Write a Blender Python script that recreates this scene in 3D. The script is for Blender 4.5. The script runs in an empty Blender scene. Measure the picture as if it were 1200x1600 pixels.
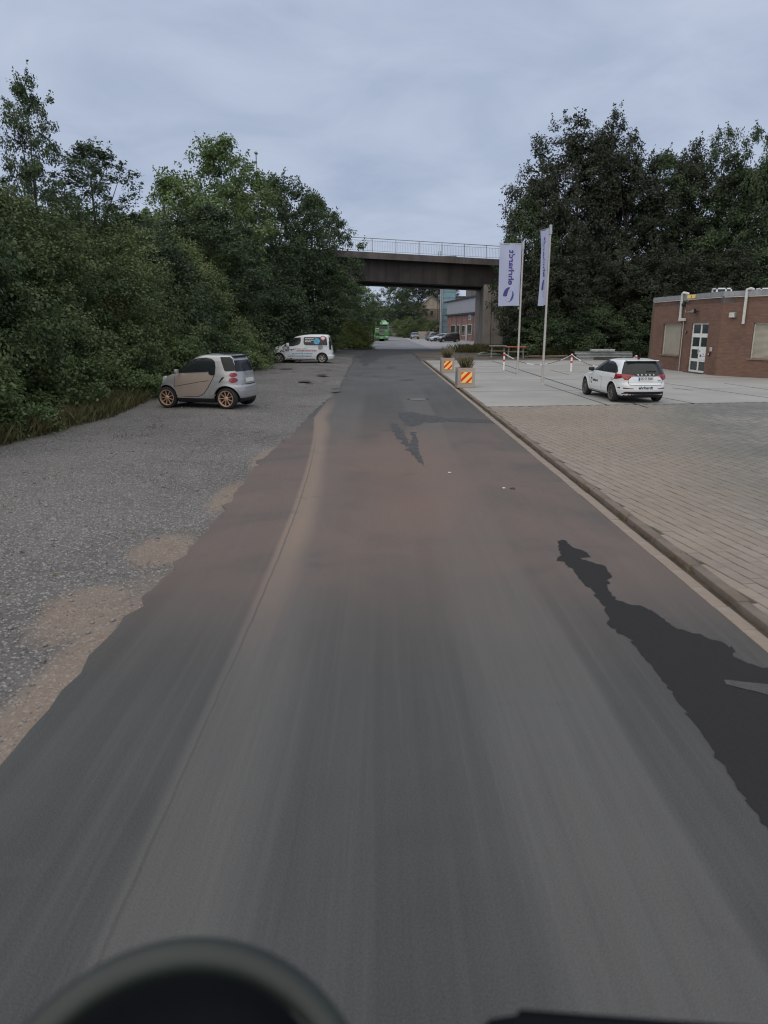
import bpy, bmesh, math, random
import numpy as np
from mathutils import Vector, Matrix
from mathutils.geometry import delaunay_2d_cdt

random.seed(7)
rng = np.random.default_rng(11)
R = math.radians
SC = bpy.context.scene
COL = SC.collection

# ------------------------------------------------------------------ camera
F_PX = 1109.0                      # focal length in pixels of the 1200x1600 photograph
PITCH = R(14.6)
CAMH = 2.45
cam_d = bpy.data.cameras.new('camera')
cam = bpy.data.objects.new('camera', cam_d)
COL.objects.link(cam)
cam.location = (0, 0, CAMH)
cam.rotation_euler = (R(90) - PITCH, 0, 0)
cam_d.sensor_width = 36
cam_d.lens = F_PX / 1600 * 36
cam_d.clip_start = 0.05
cam_d.clip_end = 3000
cam_d.dof.use_dof = True
cam_d.dof.focus_distance = 26
cam_d.dof.aperture_fstop = 2.2
SC.camera = cam

# ------------------------------------------------------------------ world and sun
SUN_EL, SUN_AZ = R(58), R(205)
world = bpy.data.worlds.new('World')
SC.world = world
world.use_nodes = True
wn, wl = world.node_tree.nodes, world.node_tree.links
wn.clear()
w_out = wn.new('ShaderNodeOutputWorld')
w_bg = wn.new('ShaderNodeBackground')
w_bg.inputs['Strength'].default_value = 0.1
sky = wn.new('ShaderNodeTexSky')
sky.sky_type = 'NISHITA'
sky.sun_disc = False
sky.sun_elevation = SUN_EL
sky.sun_rotation = SUN_AZ
tc = wn.new('ShaderNodeTexCoord')
sep = wn.new('ShaderNodeSeparateXYZ')
wl.new(tc.outputs['Generated'], sep.inputs[0])
zadd = wn.new('ShaderNodeMath'); zadd.operation = 'MAXIMUM'; zadd.inputs[1].default_value = 0.0
wl.new(sep.outputs['Z'], zadd.inputs[0])
zad2 = wn.new('ShaderNodeMath'); zad2.operation = 'ADD'; zad2.inputs[1].default_value = 0.16
wl.new(zadd.outputs[0], zad2.inputs[0])
dvx = wn.new('ShaderNodeMath'); dvx.operation = 'DIVIDE'
dvy = wn.new('ShaderNodeMath'); dvy.operation = 'DIVIDE'
wl.new(sep.outputs['X'], dvx.inputs[0]); wl.new(zad2.outputs[0], dvx.inputs[1])
wl.new(sep.outputs['Y'], dvy.inputs[0]); wl.new(zad2.outputs[0], dvy.inputs[1])
cmb = wn.new('ShaderNodeCombineXYZ')
wl.new(dvx.outputs[0], cmb.inputs[0]); wl.new(dvy.outputs[0], cmb.inputs[1])
cn = wn.new('ShaderNodeTexNoise')
cn.inputs['Scale'].default_value = 1.9
cn.inputs['Detail'].default_value = 6
cn.inputs['Roughness'].default_value = 0.55
cn.inputs['Distortion'].default_value = 0.5
wl.new(cmb.outputs[0], cn.inputs['Vector'])
cr = wn.new('ShaderNodeValToRGB')
cr.color_ramp.elements[0].position = 0.30
cr.color_ramp.elements[0].color = (3.8, 4.55, 6.05, 1)
cr.color_ramp.elements[1].position = 0.74
cr.color_ramp.elements[1].color = (5.3, 5.95, 7.35, 1)
wl.new(cn.outputs['Fac'], cr.inputs[0])
wm = wn.new('ShaderNodeMix'); wm.data_type = 'RGBA'
wm.inputs['Factor'].default_value = 0.94
wl.new(sky.outputs[0], wm.inputs['A'])
wl.new(cr.outputs['Color'], wm.inputs['B'])
wl.new(wm.outputs['Result'], w_bg.inputs['Color'])
wl.new(w_bg.outputs[0], w_out.inputs['Surface'])

sun_d = bpy.data.lights.new('sun', 'SUN')
sun_d.energy = 2.1
sun_d.angle = R(115)
sun_d.color = (1.0, 0.89, 0.70)
sun = bpy.data.objects.new('sun', sun_d)
COL.objects.link(sun)
sun.rotation_euler = (R(90) - SUN_EL, 0, math.pi - SUN_AZ)
sun.location = (0, -20, 60)

SC.view_settings.view_transform = 'Standard'
SC.view_settings.look = 'None'
SC.view_settings.exposure = 0.0
SC.view_settings.gamma = 1.0
SC.view_settings.use_curve_mapping = False
SC.render.engine = 'CYCLES'
SC.cycles.use_denoising = True
SC.cycles.filter_width = 1.15
SC.cycles.max_bounces = 6
SC.cycles.diffuse_bounces = 3
SC.cycles.glossy_bounces = 3
SC.cycles.transmission_bounces = 4
SC.cycles.transparent_max_bounces = 8

# ------------------------------------------------------------------ survey helpers (photo measurements -> metres)
CP, SP = math.cos(PITCH), math.sin(PITCH)
def ray(px, py):
    xr = (px - 600) / F_PX; yd = (py - 800) / F_PX
    return xr, CP - yd * SP, -SP - yd * CP
def G(px, py, z=0.0):
    x, y, d = ray(px, py); t = (z - CAMH) / d
    return (x * t, y * t)
def atY(px, py, Y):
    x, y, d = ray(px, py); t = Y / y
    return (x * t, Y, CAMH + d * t)
def wallhit(px, py, C, D):
    x, y, d = ray(px, py)
    # C + s*D = t*(x,y)
    det = x * (-D[1]) + D[0] * y
    t = (C[0] * (-D[1]) + D[0] * C[1]) / det
    s = (x * t - C[0]) / D[0] if abs(D[0]) > abs(D[1]) else (y * t - C[1]) / D[1]
    return s, CAMH + d * t

# ------------------------------------------------------------------ material helpers
class NT:
    def __init__(s, name):
        s.m = bpy.data.materials.new(name); s.m.use_nodes = True
        s.n = s.m.node_tree.nodes; s.l = s.m.node_tree.links
        s.b = s.n['Principled BSDF']
        s.tc = s.n.new('ShaderNodeTexCoord')
        s.P = s.tc.outputs['Object']
    def put(s, sock, v):
        if hasattr(v, 'links') or isinstance(v, bpy.types.NodeSocket): s.l.new(v, sock)
        else:
            if isinstance(v, tuple) and len(v) == 3 and sock.type == 'RGBA': v = v + (1,)
            sock.default_value = v
    def math(s, op, a, b=0.0, c=None, clamp=False):
        n = s.n.new('ShaderNodeMath'); n.operation = op; n.use_clamp = clamp
        s.put(n.inputs[0], a); s.put(n.inputs[1], b)
        if c is not None: s.put(n.inputs[2], c)
        return n.outputs[0]
    def mapv(s, scale=(1, 1, 1), loc=(0, 0, 0), rot=(0, 0, 0), vec=None):
        n = s.n.new('ShaderNodeMapping')
        s.l.new(vec or s.P, n.inputs['Vector'])
        n.inputs['Scale'].default_value = scale; n.inputs['Location'].default_value = loc; n.inputs['Rotation'].default_value = rot
        return n.outputs[0]
    def noise(s, scale, detail=4, rough=0.55, vec=None, dist=0.0):
        n = s.n.new('ShaderNodeTexNoise'); s.l.new(vec or s.P, n.inputs['Vector'])
        n.inputs['Scale'].default_value = scale; n.inputs['Detail'].default_value = detail
        n.inputs['Roughness'].default_value = rough; n.inputs['Distortion'].default_value = dist
        return n.outputs['Fac']
    def vor(s, scale, vec=None, feat='F1'):
        n = s.n.new('ShaderNodeTexVoronoi'); s.l.new(vec or s.P, n.inputs['Vector'])
        n.inputs['Scale'].default_value = scale; n.feature = feat
        return n
    def step(s, v, lo, hi):
        n = s.n.new('ShaderNodeMapRange'); n.interpolation_type = 'SMOOTHSTEP'
        s.put(n.inputs['Value'], v); n.inputs['From Min'].default_value = lo; n.inputs['From Max'].default_value = hi
        return n.outputs[0]
    def mix(s, f, a, b, mode='MIX'):
        n = s.n.new('ShaderNodeMix'); n.data_type = 'RGBA'; n.blend_type = mode
        s.put(n.inputs['Factor'], f); s.put(n.inputs['A'], a); s.put(n.inputs['B'], b)
        return n.outputs['Result']
    def xyz(s, vec=None):
        n = s.n.new('ShaderNodeSeparateXYZ'); s.l.new(vec or s.P, n.inputs[0]); return n.outputs
    def bump(s, h, strength=0.3, dist=0.02):
        n = s.n.new('ShaderNodeBump'); n.inputs['Strength'].default_value = strength; n.inputs['Distance'].default_value = dist
        s.l.new(h, n.inputs['Height']); s.l.new(n.outputs[0], s.b.inputs['Normal'])
    def set(s, **k):
        for a, v in k.items(): s.put(s.b.inputs[a.replace('_', ' ')], v)
        return s.m

def mat(name, c, rough=0.7, var=0.15, vs=3.0, bump=0.0, bs=40.0, metal=0.0, coat=0.0, c2=None, spec=0.5):
    t = NT(name)
    f = t.noise(vs, 5, 0.6)
    f = t.step(f, 0.3, 0.7)
    lo = c2 or tuple(x * (1 - var) for x in c); hi = c if c2 else tuple(min(1, x * (1 + var)) for x in c)
    t.set(Base_Color=t.mix(f, lo, hi), Roughness=rough, Metallic=metal, Coat_Weight=coat)
    t.b.inputs['Specular IOR Level'].default_value = spec
    if bump: t.bump(t.noise(bs, 4), bump, 0.01)
    return t.m

MT = {}
def build_materials():
    # asphalt road: worn grey with lighter wheel tracks, streaks along the driving direction, reddish clay dust with warm headlight glow painted in
    t = NT('worn_asphalt'); X, Y, Z = t.xyz()
    streak = t.noise(1.0, 5, 0.65, t.mapv((3.2, 0.10, 1)))
    fine = t.noise(1.0, 3, 0.6, t.mapv((24, 0.5, 1)))
    patch = t.noise(0.32, 4, 0.55, dist=0.6)
    grain = t.noise(170, 2, 0.7)
    base = t.mix(t.step(patch, 0.3, 0.7), (0.036, 0.038, 0.038), (0.058, 0.060, 0.060))
    base = t.mix(t.math('MULTIPLY', t.step(streak, 0.35, 0.7), 0.45), base, (0.084, 0.087, 0.085))
    wob = t.math('MULTIPLY', t.math('SUBTRACT', t.noise(1.0, 2, 0.5, t.mapv((0.0, 0.12, 0))), 0.5), 0.5)
    Xw = t.math('ADD', X, wob)
    # the left track bends outwards with distance, as the seam in the photo does
    bend = t.math('MULTIPLY', t.math('POWER', t.math('MAXIMUM', t.math('SUBTRACT', Y, 5.0), 0.0), 2.0), 0.0034)
    bend = t.math('MINIMUM', bend, 0.75)
    Xl = t.math('ADD', X, bend)
    left = t.math('MULTIPLY', t.step(Xl, -1.22, -1.15), t.math('SUBTRACT', 1, t.step(Xw, -0.85, -0.45)))
    right = t.math('MULTIPLY', t.step(Xw, 0.45, 0.75), t.math('SUBTRACT', 1, t.step(Xw, 1.42, 1.52)))
    tracks = t.math('MULTIPLY', t.math('MAXIMUM', left, right), t.math('SUBTRACT', 1, t.step(Y, 20, 34)))
    base = t.mix(t.math('MULTIPLY', tracks, t.math('MULTIPLY_ADD', fine, 0.5, 0.25)), base, (0.140, 0.138, 0.132))
    dust_glow_m = t.math('MULTIPLY', t.step(Y, 4.2, 8.0), t.math('SUBTRACT', 1, t.step(Y, 14, 23)))  # stretch of clay dust that also carries the headlight glow as colour
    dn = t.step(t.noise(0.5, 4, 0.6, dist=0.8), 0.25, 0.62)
    dust_glow_c = t.mix(t.noise(0.7, 3), (0.200, 0.132, 0.106), (0.138, 0.106, 0.094))
    base = t.mix(t.math('MULTIPLY', t.math('MULTIPLY', dust_glow_m, t.math('MULTIPLY_ADD', dn, 0.6, 0.4)), 0.85), base, dust_glow_c)
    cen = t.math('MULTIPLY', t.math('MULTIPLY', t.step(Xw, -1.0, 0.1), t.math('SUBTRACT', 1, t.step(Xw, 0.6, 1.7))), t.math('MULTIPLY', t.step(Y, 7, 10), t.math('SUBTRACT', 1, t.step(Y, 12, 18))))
    base = t.mix(t.math('MULTIPLY', cen, 0.45), base, (0.215, 0.128, 0.088))  # warmer middle: headlight glow painted into the dusty asphalt
    # tan sand strip lying along the left seam
    sand = t.math('MULTIPLY', t.step(Xl, -1.24, -1.17), t.math('SUBTRACT', 1, t.step(t.math('ADD', Xl, wob), -1.02, -0.75)))
    sand = t.math('MULTIPLY', sand, t.math('MULTIPLY', t.step(Y, 4.0, 9.0), t.math('SUBTRACT', 1, t.step(Y, 19, 27))))
    base = t.mix(t.math('MULTIPLY', sand, 0.72), base, (0.30, 0.222, 0.168))
    # seam crack
    cw = t.math('ABSOLUTE', t.math('ADD', Xl, t.math('MULTIPLY_ADD', t.noise(2.5, 3), 0.03, 1.125)))
    crack = t.math('MULTIPLY', t.math('SUBTRACT', 1, t.step(cw, 0.004, 0.014)), t.math('SUBTRACT', 1, t.step(Y, 12, 19)))
    base = t.mix(t.math('MULTIPLY', crack, 0.6), base, (0.055, 0.05, 0.048))
    # old repair seams across the road far away
    far = t.step(Y, 24, 34)
    base = t.mix(t.math('MULTIPLY', far, 0.5), base, t.mix(t.step(t.noise(0.45, 5, 0.6), 0.4, 0.6), (0.088, 0.090, 0.097), (0.135, 0.136, 0.142)))
    base = t.mix(t.math('MULTIPLY', t.step(t.noise(1.3, 5, 0.7, t.mapv((0.7, 1, 1))), 0.60, 0.68), 0.35), base, (0.07, 0.07, 0.075))
    base = t.mix(0.26, base, t.mix(t.step(grain, 0.36, 0.66), (0.012, 0.012, 0.012), (0.215, 0.215, 0.21)))
    mid = t.noise(34, 3, 0.75); agg = t.noise(9, 4, 0.7)
    base = t.mix(t.math('MULTIPLY', t.math('MULTIPLY', t.step(mid, 0.52, 0.70), 0.26), t.step(Y, 6, 11)), base, (0.27, 0.26, 0.25))
    base = t.mix(t.math('MULTIPLY', t.math('MULTIPLY', t.step(mid, 0.48, 0.30), 0.30), t.step(Y, 6, 11)), base, (0.03, 0.03, 0.03))
    base = t.mix(t.math('MULTIPLY', t.math('MULTIPLY', t.step(agg, 0.55, 0.75), 0.22), t.step(Y, 5, 9)), base, (0.05, 0.048, 0.046))
    st2 = t.noise(1.0, 4, 0.7, t.mapv((11, 0.16, 1)))
    base = t.mix(t.math('MULTIPLY', t.math('MULTIPLY', t.step(st2, 0.45, 0.75), 0.20), t.math('SUBTRACT', 1, t.step(Y, 7, 14))), base, (0.145, 0.147, 0.142))
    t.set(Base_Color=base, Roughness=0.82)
    t.b.inputs['Specular IOR Level'].default_value = 0.35
    t.bump(t.math('ADD', grain, t.math('MULTIPLY', fine, 0.25)), 0.35, 0.006)
    MT['road'] = t.m

    t = NT('damp_asphalt')
    t.set(Base_Color=t.mix(t.noise(160, 2, 0.7), (0.010, 0.010, 0.011), (0.046, 0.045, 0.045)), Roughness=0.8)
    t.b.inputs['Specular IOR Level'].default_value = 0.15
    t.bump(t.noise(150, 2), 0.6, 0.005)
    MT['damp'] = t.m
    MT['damp_shade_soft'] = mat('drying_damp_and_shade_asphalt', (0.050, 0.049, 0.050), 0.75, 0.3, 6, 0.3, 150)

    # gravel
    t = NT('gravel_ground'); X, Y, Z = t.xyz()
    v = t.vor(60)
    big = t.noise(0.28, 4, 0.6)
    c = t.mix(t.step(big, 0.35, 0.65), (0.098, 0.093, 0.090), (0.155, 0.147, 0.140))
    c = t.mix(t.math('MULTIPLY', t.step(t.noise(9, 4, 0.75), 0.35, 0.7), 0.45), c, (0.21, 0.202, 0.192))
    sp = t.n.new('ShaderNodeSeparateColor'); t.l.new(v.outputs['Color'], sp.inputs[0])
    c = t.mix(t.math('MULTIPLY', t.step(sp.outputs[0], 0.82, 0.9), 0.7), c, (0.40, 0.39, 0.37))
    c = t.mix(t.math('MULTIPLY', t.step(sp.outputs[1], 0.8, 0.9), 0.6), c, (0.055, 0.055, 0.056))
    # earth and moss towards the bank
    moss = t.math('MULTIPLY', t.math('SUBTRACT', 1, t.step(t.math('ADD', X, t.math('MULTIPLY', t.math('SUBTRACT', t.noise(0.6, 4), 0.5), 3.0)), -8.9, -7.0)), 0.85)
    c = t.mix(moss, c, t.mix(t.noise(7, 3), (0.035, 0.040, 0.022), (0.09, 0.085, 0.055)))
    mp = t.step(t.noise(0.55, 5, 0.65, t.mapv((1, 1, 1), (7, 3, 0))), 0.60, 0.70)
    c = t.mix(t.math('MULTIPLY', mp, 0.55), c, (0.062, 0.066, 0.042))
    # tan sand beside the asphalt edge
    edge = t.step(t.math('ADD', X, t.math('MULTIPLY', t.math('SUBTRACT', t.noise(0.55, 4, 0.6), 0.5), 2.6)), -2.0, -1.7)
    edge = t.math('MULTIPLY', edge, t.math('SUBTRACT', 1, t.step(Y, 9, 16)))
    for (gx, gy, rx_, ry_) in ((-2.5, 7.7, .34, .6), (-2.66, 5.9, .36, .65), (-2.35, 10.4, .2, 1.0), (-2.3, 13.6, .2, 1.2)):
        dx = t.math('DIVIDE', t.math('SUBTRACT', X, gx), rx_); dy = t.math('DIVIDE', t.math('SUBTRACT', Y, gy), ry_)
        rr = t.math('ADD', t.math('POWER', dx, 2.0), t.math('POWER', t.math('ABSOLUTE', dy), 2.0))
        rr = t.math('ADD', rr, t.math('MULTIPLY', t.math('SUBTRACT', t.noise(2.2, 5, 0.7), 0.5), 1.7))
        edge = t.math('MAXIMUM', edge, t.math('SUBTRACT', 1, t.step(rr, 0.35, 1.7)))
    strip = t.math('MULTIPLY', t.step(X, -2.62, -2.42), t.math('SUBTRACT', 1, t.step(Y, 5.5, 7.5)))
    edge = t.math('MAXIMUM', edge, strip)
    c = t.mix(t.math('MULTIPLY', edge, 0.6), c, t.mix(t.noise(5, 4), (0.25, 0.175, 0.125), (0.30, 0.25, 0.205)))
    t.set(Base_Color=c, Roughness=0.9)
    t.b.inputs['Specular IOR Level'].default_value = 0.25
    t.bump(t.math('ADD', t.math('MULTIPLY', v.outputs['Distance'], 0.6), t.noise(22, 5, 0.75)), 0.6, 0.02)
    MT['gravel'] = t.m
    MT['stone'] = mat('gravel_stone', (0.30, 0.29, 0.28), 0.85, 0.45, 2.3, c2=(0.10, 0.10, 0.10))

    # light concrete pad
    t = NT('pale_concrete')
    b = t.noise(0.25, 5, 0.6)
    c = t.mix(t.step(b, 0.3, 0.7), (0.27, 0.268, 0.258), (0.35, 0.347, 0.335))
    c = t.mix(t.math('MULTIPLY', t.step(t.noise(1.6, 6, 0.7, t.mapv((0.6, 1.5, 1))), 0.52, 0.72), 0.4), c, (0.24, 0.235, 0.22))
    c = t.mix(t.math('MULTIPLY', t.step(t.noise(0.12, 4, 0.6, t.mapv(loc=(9, 2, 0))), 0.5, 0.7), 0.35), c, (0.36, 0.325, 0.28))
    c = t.mix(t.math('MULTIPLY', t.step(t.noise(0.55, 6, 0.75, t.mapv(loc=(3, 8, 0))), 0.60, 0.66), 0.30), c, (0.13, 0.125, 0.12))
    c = t.mix(t.math('MULTIPLY', t.step(t.noise(14, 4, 0.8), 0.5, 0.7), 0.25), c, (0.22, 0.215, 0.20))
    t.set(Base_Color=c, Roughness=0.85)
    t.bump(t.noise(30, 4, 0.7), 0.25, 0.01)
    MT['pad'] = t.m
    # far yard
    MT['far_yard'] = mat('far_pale_ground', (0.27, 0.27, 0.28), 0.85, 0.18, 0.35, 0.2, 20)
    MT['far_road'] = mat('far_grey_road', (0.19, 0.195, 0.21), 0.85, 0.2, 0.3, 0.2, 20)
    MT['joint'] = mat('dark_joint', (0.028, 0.027, 0.027), 0.9, 0.3, 8)

    # pavers
    t = NT('concrete_pavers')
    a = t.n.new('ShaderNodeAttribute'); a.attribute_name = 'tone'
    g = t.n.new('ShaderNodeNewGeometry')
    pos = g.outputs['Position']; X, Y, Z = t.xyz(pos)
    c = t.mix(a.outputs['Fac'], (0.165, 0.158, 0.147), (0.245, 0.234, 0.216))
    c = t.mix(t.math('MULTIPLY', t.step(t.noise(0.22, 5, 0.6, pos), 0.40, 0.62), 0.7), c, (0.122, 0.131, 0.118))
    near = t.math('SUBTRACT', 1, t.step(t.math('SUBTRACT', X, t.math('MULTIPLY', Y, 0.22)), 1.8, 5.0))
    c = t.mix(t.math('MULTIPLY', near, t.math('MULTIPLY_ADD', t.noise(0.6, 3, 0.6, pos), 0.8, 0.22)), c, (0.285, 0.225, 0.175))
    c = t.mix(t.math('MULTIPLY', t.step(t.noise(5, 5, 0.7, pos), 0.45, 0.75), 0.30), c, (0.11, 0.105, 0.095))
    t.set(Base_Color=c, Roughness=0.85)
    t.bump(t.noise(45, 4, 0.7, pos), 0.35, 0.006)
    MT['paver'] = t.m
    MT['paver_bed'] = mat('paver_joint_sand', (0.075, 0.066, 0.052), 0.95, 0.4, 5)
    MT['gutter'] = mat('gutter_concrete', (0.31, 0.265, 0.225), 0.85, 0.25, 1.6, 0.4, 30, c2=(0.21, 0.168, 0.132))
    MT['kerb'] = mat('kerb_stone', (0.18, 0.15, 0.125), 0.85, 0.3, 2.2, 0.4, 30, c2=(0.12, 0.092, 0.070))
    MT['soil'] = mat('dark_soil', (0.060, 0.045, 0.032), 0.95, 0.4, 3, 0.6, 20)
    MT['litter'] = mat('leaf_littered_earth', (0.135, 0.118, 0.098), 0.95, 0.4, 0.5, 0.7, 9, c2=(0.055, 0.048, 0.042))
    MT['terrain'] = mat('rough_grass_earth', (0.06, 0.065, 0.035), 0.95, 0.4, 0.3, 0.6, 5)
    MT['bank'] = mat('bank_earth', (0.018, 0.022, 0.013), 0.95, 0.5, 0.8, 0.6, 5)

    # brick
    t = NT('red_brown_brick')
    n = t.n.new('ShaderNodeTexBrick')
    t.l.new(t.tc.outputs['UV'], n.inputs['Vector'])
    n.inputs['Scale'].default_value = 1.0
    n.inputs['Brick Width'].default_value = 0.22; n.inputs['Row Height'].default_value = 0.068
    n.inputs['Mortar Size'].default_value = 0.006; n.inputs['Mortar Smooth'].default_value = 0.2
    n.inputs['Color1'].default_value = (0.215, 0.122, 0.088, 1); n.inputs['Color2'].default_value = (0.165, 0.093, 0.069, 1)
    n.inputs['Mortar'].default_value = (0.125, 0.083, 0.065, 1)
    c = t.mix(t.math('MULTIPLY', t.step(t.noise(0.8, 5, 0.65), 0.45, 0.7), 0.5), n.outputs['Color'], (0.085, 0.055, 0.045))
    t.set(Base_Color=c, Roughness=0.88)
    t.bump(t.math('SUBTRACT', 1, n.outputs['Fac']), 0.5, 0.008)
    MT['brick'] = t.m

    # dark weathered bridge concrete
    def conc(name, hi, lo, streak=0.5):
        t = NT(name)
        c = t.mix(t.step(t.noise(0.5, 5, 0.6), 0.3, 0.7), lo, hi)
        c = t.mix(t.math('MULTIPLY', t.step(t.noise(1.0, 5, 0.6, t.mapv((1.4, 1.4, 0.12))), 0.45, 0.7), streak), c, tuple(x * 0.45 for x in lo))
        t.set(Base_Color=c, Roughness=0.9); t.bump(t.noise(14, 5, 0.7), 0.3, 0.02)
        return t.m
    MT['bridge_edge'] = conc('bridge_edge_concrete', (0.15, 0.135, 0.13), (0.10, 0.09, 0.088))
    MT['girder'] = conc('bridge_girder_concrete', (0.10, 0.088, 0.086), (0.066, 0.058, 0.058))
    MT['pier'] = conc('pier_concrete', (0.40, 0.355, 0.32), (0.27, 0.24, 0.215))
    MT['planter'] = conc('planter_concrete', (0.46, 0.39, 0.34), (0.36, 0.30, 0.265), 0.2)
    MT['grey_render'] = conc('grey_render', (0.21, 0.20, 0.20), (0.13, 0.125, 0.125))
    MT['steel'] = mat('galvanised_steel', (0.40, 0.42, 0.43), 0.5, 0.15, 4, metal=0.5)
    MT['grey_metal'] = mat('grey_metal', (0.30, 0.31, 0.32), 0.55, 0.15, 4, metal=0.2)
    MT['white_paint'] = mat('white_paint', (0.78, 0.80, 0.80), 0.45, 0.05, 6)
    MT['dirty_white'] = mat('dirty_white', (0.55, 0.55, 0.53), 0.6, 0.15, 6)
    MT['red_paint'] = mat('red_paint', (0.62, 0.03, 0.02), 0.4, 0.1, 6)
    MT['yellow_paint'] = mat('yellow_reflective', (0.95, 0.70, 0.16), 0.4, 0.04, 6)
    MT['red_reflective'] = mat('red_reflective', (0.85, 0.02, 0.01), 0.35, 0.04, 6)
    MT['pole'] = mat('pole_aluminium', (0.46, 0.44, 0.42), 0.5, 0.12, 2, metal=0.2)
    t = NT('flag_cloth')
    t.set(Base_Color=(0.60, 0.64, 0.80), Roughness=0.8)
    tr = t.n.new('ShaderNodeBsdfTranslucent'); tr.inputs[0].default_value = (0.66, 0.70, 0.86, 1)
    ms = t.n.new('ShaderNodeMixShader'); ms.inputs[0].default_value = 0.4
    t.l.new(t.b.outputs[0], ms.inputs[1]); t.l.new(tr.outputs[0], ms.inputs[2])
    t.l.new(ms.outputs[0], t.n['Material Output'].inputs[0])
    MT['flag'] = t.m
    MT['print_purple'] = mat('purple_print', (0.075, 0.062, 0.23), 0.8, 0.1, 5)
    MT['print_grey'] = mat('pale_grey_print', (0.44, 0.46, 0.60), 0.8, 0.1, 5)
    MT['print_navy'] = mat('navy_print', (0.02, 0.025, 0.05), 0.6, 0.1, 5)
    # cars
    MT['white_car'] = mat('white_car_paint', (0.74, 0.77, 0.79), 0.28, 0.03, 3, coat=0.6)
    MT['silver_car'] = mat('silver_car_paint', (0.42, 0.42, 0.43), 0.34, 0.06, 2, metal=0.45, coat=0.5)
    MT['door_silver'] = mat('warm_silver_car_paint', (0.46, 0.375, 0.325), 0.36, 0.06, 2, metal=0.4, coat=0.4)
    MT['dark_car'] = mat('dark_car_paint', (0.018, 0.018, 0.025), 0.25, 0.1, 3, coat=0.6)
    MT['grey_car'] = mat('grey_car_paint', (0.16, 0.17, 0.19), 0.3, 0.1, 3, metal=0.4, coat=0.5)
    MT['pale_car'] = mat('pale_car_paint', (0.45, 0.48, 0.54), 0.3, 0.1, 3, metal=0.3, coat=0.5)
    MT['green_cab'] = mat('green_truck_paint', (0.07, 0.24, 0.075), 0.4, 0.15, 2, coat=0.2)
    MT['green_light'] = mat('pale_green_truck_paint', (0.19, 0.42, 0.22), 0.4, 0.1, 2, coat=0.2)
    MT['black'] = mat('black_plastic', (0.012, 0.012, 0.013), 0.6, 0.2, 5)
    MT['rubber'] = mat('tyre_rubber', (0.018, 0.018, 0.018), 0.85, 0.25, 8)
    MT['copper_rim'] = mat('copper_toned_rim', (0.70, 0.46, 0.33), 0.35, 0.1, 4, metal=0.5)
    MT['grey_rim'] = mat('grey_rim', (0.20, 0.185, 0.18), 0.45, 0.15, 4, metal=0.5)
    MT['silver_rim'] = mat('silver_hubcap', (0.46, 0.44, 0.40), 0.45, 0.15, 4, metal=0.3)
    t = NT('tinted_glass'); t.set(Base_Color=t.mix(t.noise(2.2, 3), (0.006, 0.008, 0.009), (0.03, 0.035, 0.036)), Roughness=0.16)
    t.b.inputs['Specular IOR Level'].default_value = 0.35
    MT['glass'] = t.m
    t = NT('window_glass'); t.set(Base_Color=t.mix(t.noise(0.9, 3), (0.02, 0.03, 0.03), (0.055, 0.07, 0.068)), Roughness=0.12)
    MT['pane'] = t.m
    MT['tail_red'] = mat('red_tail_lamp', (0.27, 0.006, 0.008), 0.2, 0.2, 8, coat=0.7)
    MT['headlamp'] = mat('clear_headlamp', (0.45, 0.48, 0.52), 0.15, 0.2, 8, coat=0.7)
    MT['plate'] = mat('number_plate_white', (0.62, 0.63, 0.60), 0.5, 0.05, 8)
    MT['plate_blue'] = mat('number_plate_blue', (0.02, 0.05, 0.35), 0.5, 0.05, 8)
    MT['sky_blue'] = mat('sky_blue_print', (0.10, 0.42, 0.66), 0.5, 0.25, 9)
    MT['chain_red'] = mat('faded_red_plastic', (0.19, 0.07, 0.06), 0.6, 0.2, 9)
    MT['rose'] = mat('rose_print', (0.42, 0.07, 0.14), 0.5, 0.2, 9)
    MT['shutter'] = mat('beige_shutter', (0.36, 0.335, 0.28), 0.7, 0.08, 2)
    MT['orange'] = mat('orange_table_top', (0.50, 0.15, 0.055), 0.6, 0.15, 3)
    MT['green_sheet'] = mat('faded_green_sheet', (0.13, 0.20, 0.145), 0.7, 0.2, 2)
    MT['wood'] = mat('weathered_wood', (0.20, 0.155, 0.115), 0.85, 0.25, 3, 0.4, 20)
    MT['bark'] = mat('tree_bark', (0.055, 0.047, 0.038), 0.95, 0.35, 5, 0.8, 18)
    MT['teal'] = mat('pale_teal_cladding', (0.165, 0.29, 0.345), 0.5, 0.12, 0.8)
    MT['far_brick'] = mat('far_red_brick', (0.215, 0.115, 0.098), 0.9, 0.25, 1.5, 0.3, 12)
    MT['grey_sheet'] = mat('grey_wall_sheet', (0.285, 0.29, 0.32), 0.6, 0.06, 0.6)
    MT['house_wall'] = mat('pale_house_wall', (0.34, 0.30, 0.25), 0.9, 0.15, 0.8)
    MT['house_brown'] = mat('brown_house_wall', (0.19, 0.15, 0.12), 0.9, 0.15, 0.8)
    MT['cab_black'] = mat('soft_black_trim', (0.004, 0.005, 0.007), 0.9, 0.2, 6, spec=0.15)
    MT['wheel_rim'] = mat('steering_wheel_leather', (0.016, 0.022, 0.018), 0.48, 0.2, 6)

    def leafmat(name, dark, light, trans=0.25, scale=0.5):
        t = NT(name)
        g = t.n.new('ShaderNodeNewGeometry')
        oi = t.n.new('ShaderNodeObjectInfo')
        f = t.noise(scale, 3, 0.6, g.outputs['Position'])
        f2 = t.noise(6.0, 2, 0.7, g.outputs['Position'])
        f = t.math('ADD', t.math('MULTIPLY', t.step(f, 0.38, 0.64), 0.6), t.math('MULTIPLY', t.step(f2, 0.35, 0.68), 0.5))
        f = t.math('ADD', f, t.math('MULTIPLY_ADD', oi.outputs['Random'], 0.3, -0.15), clamp=True)
        c = t.mix(f, dark, light)
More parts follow.
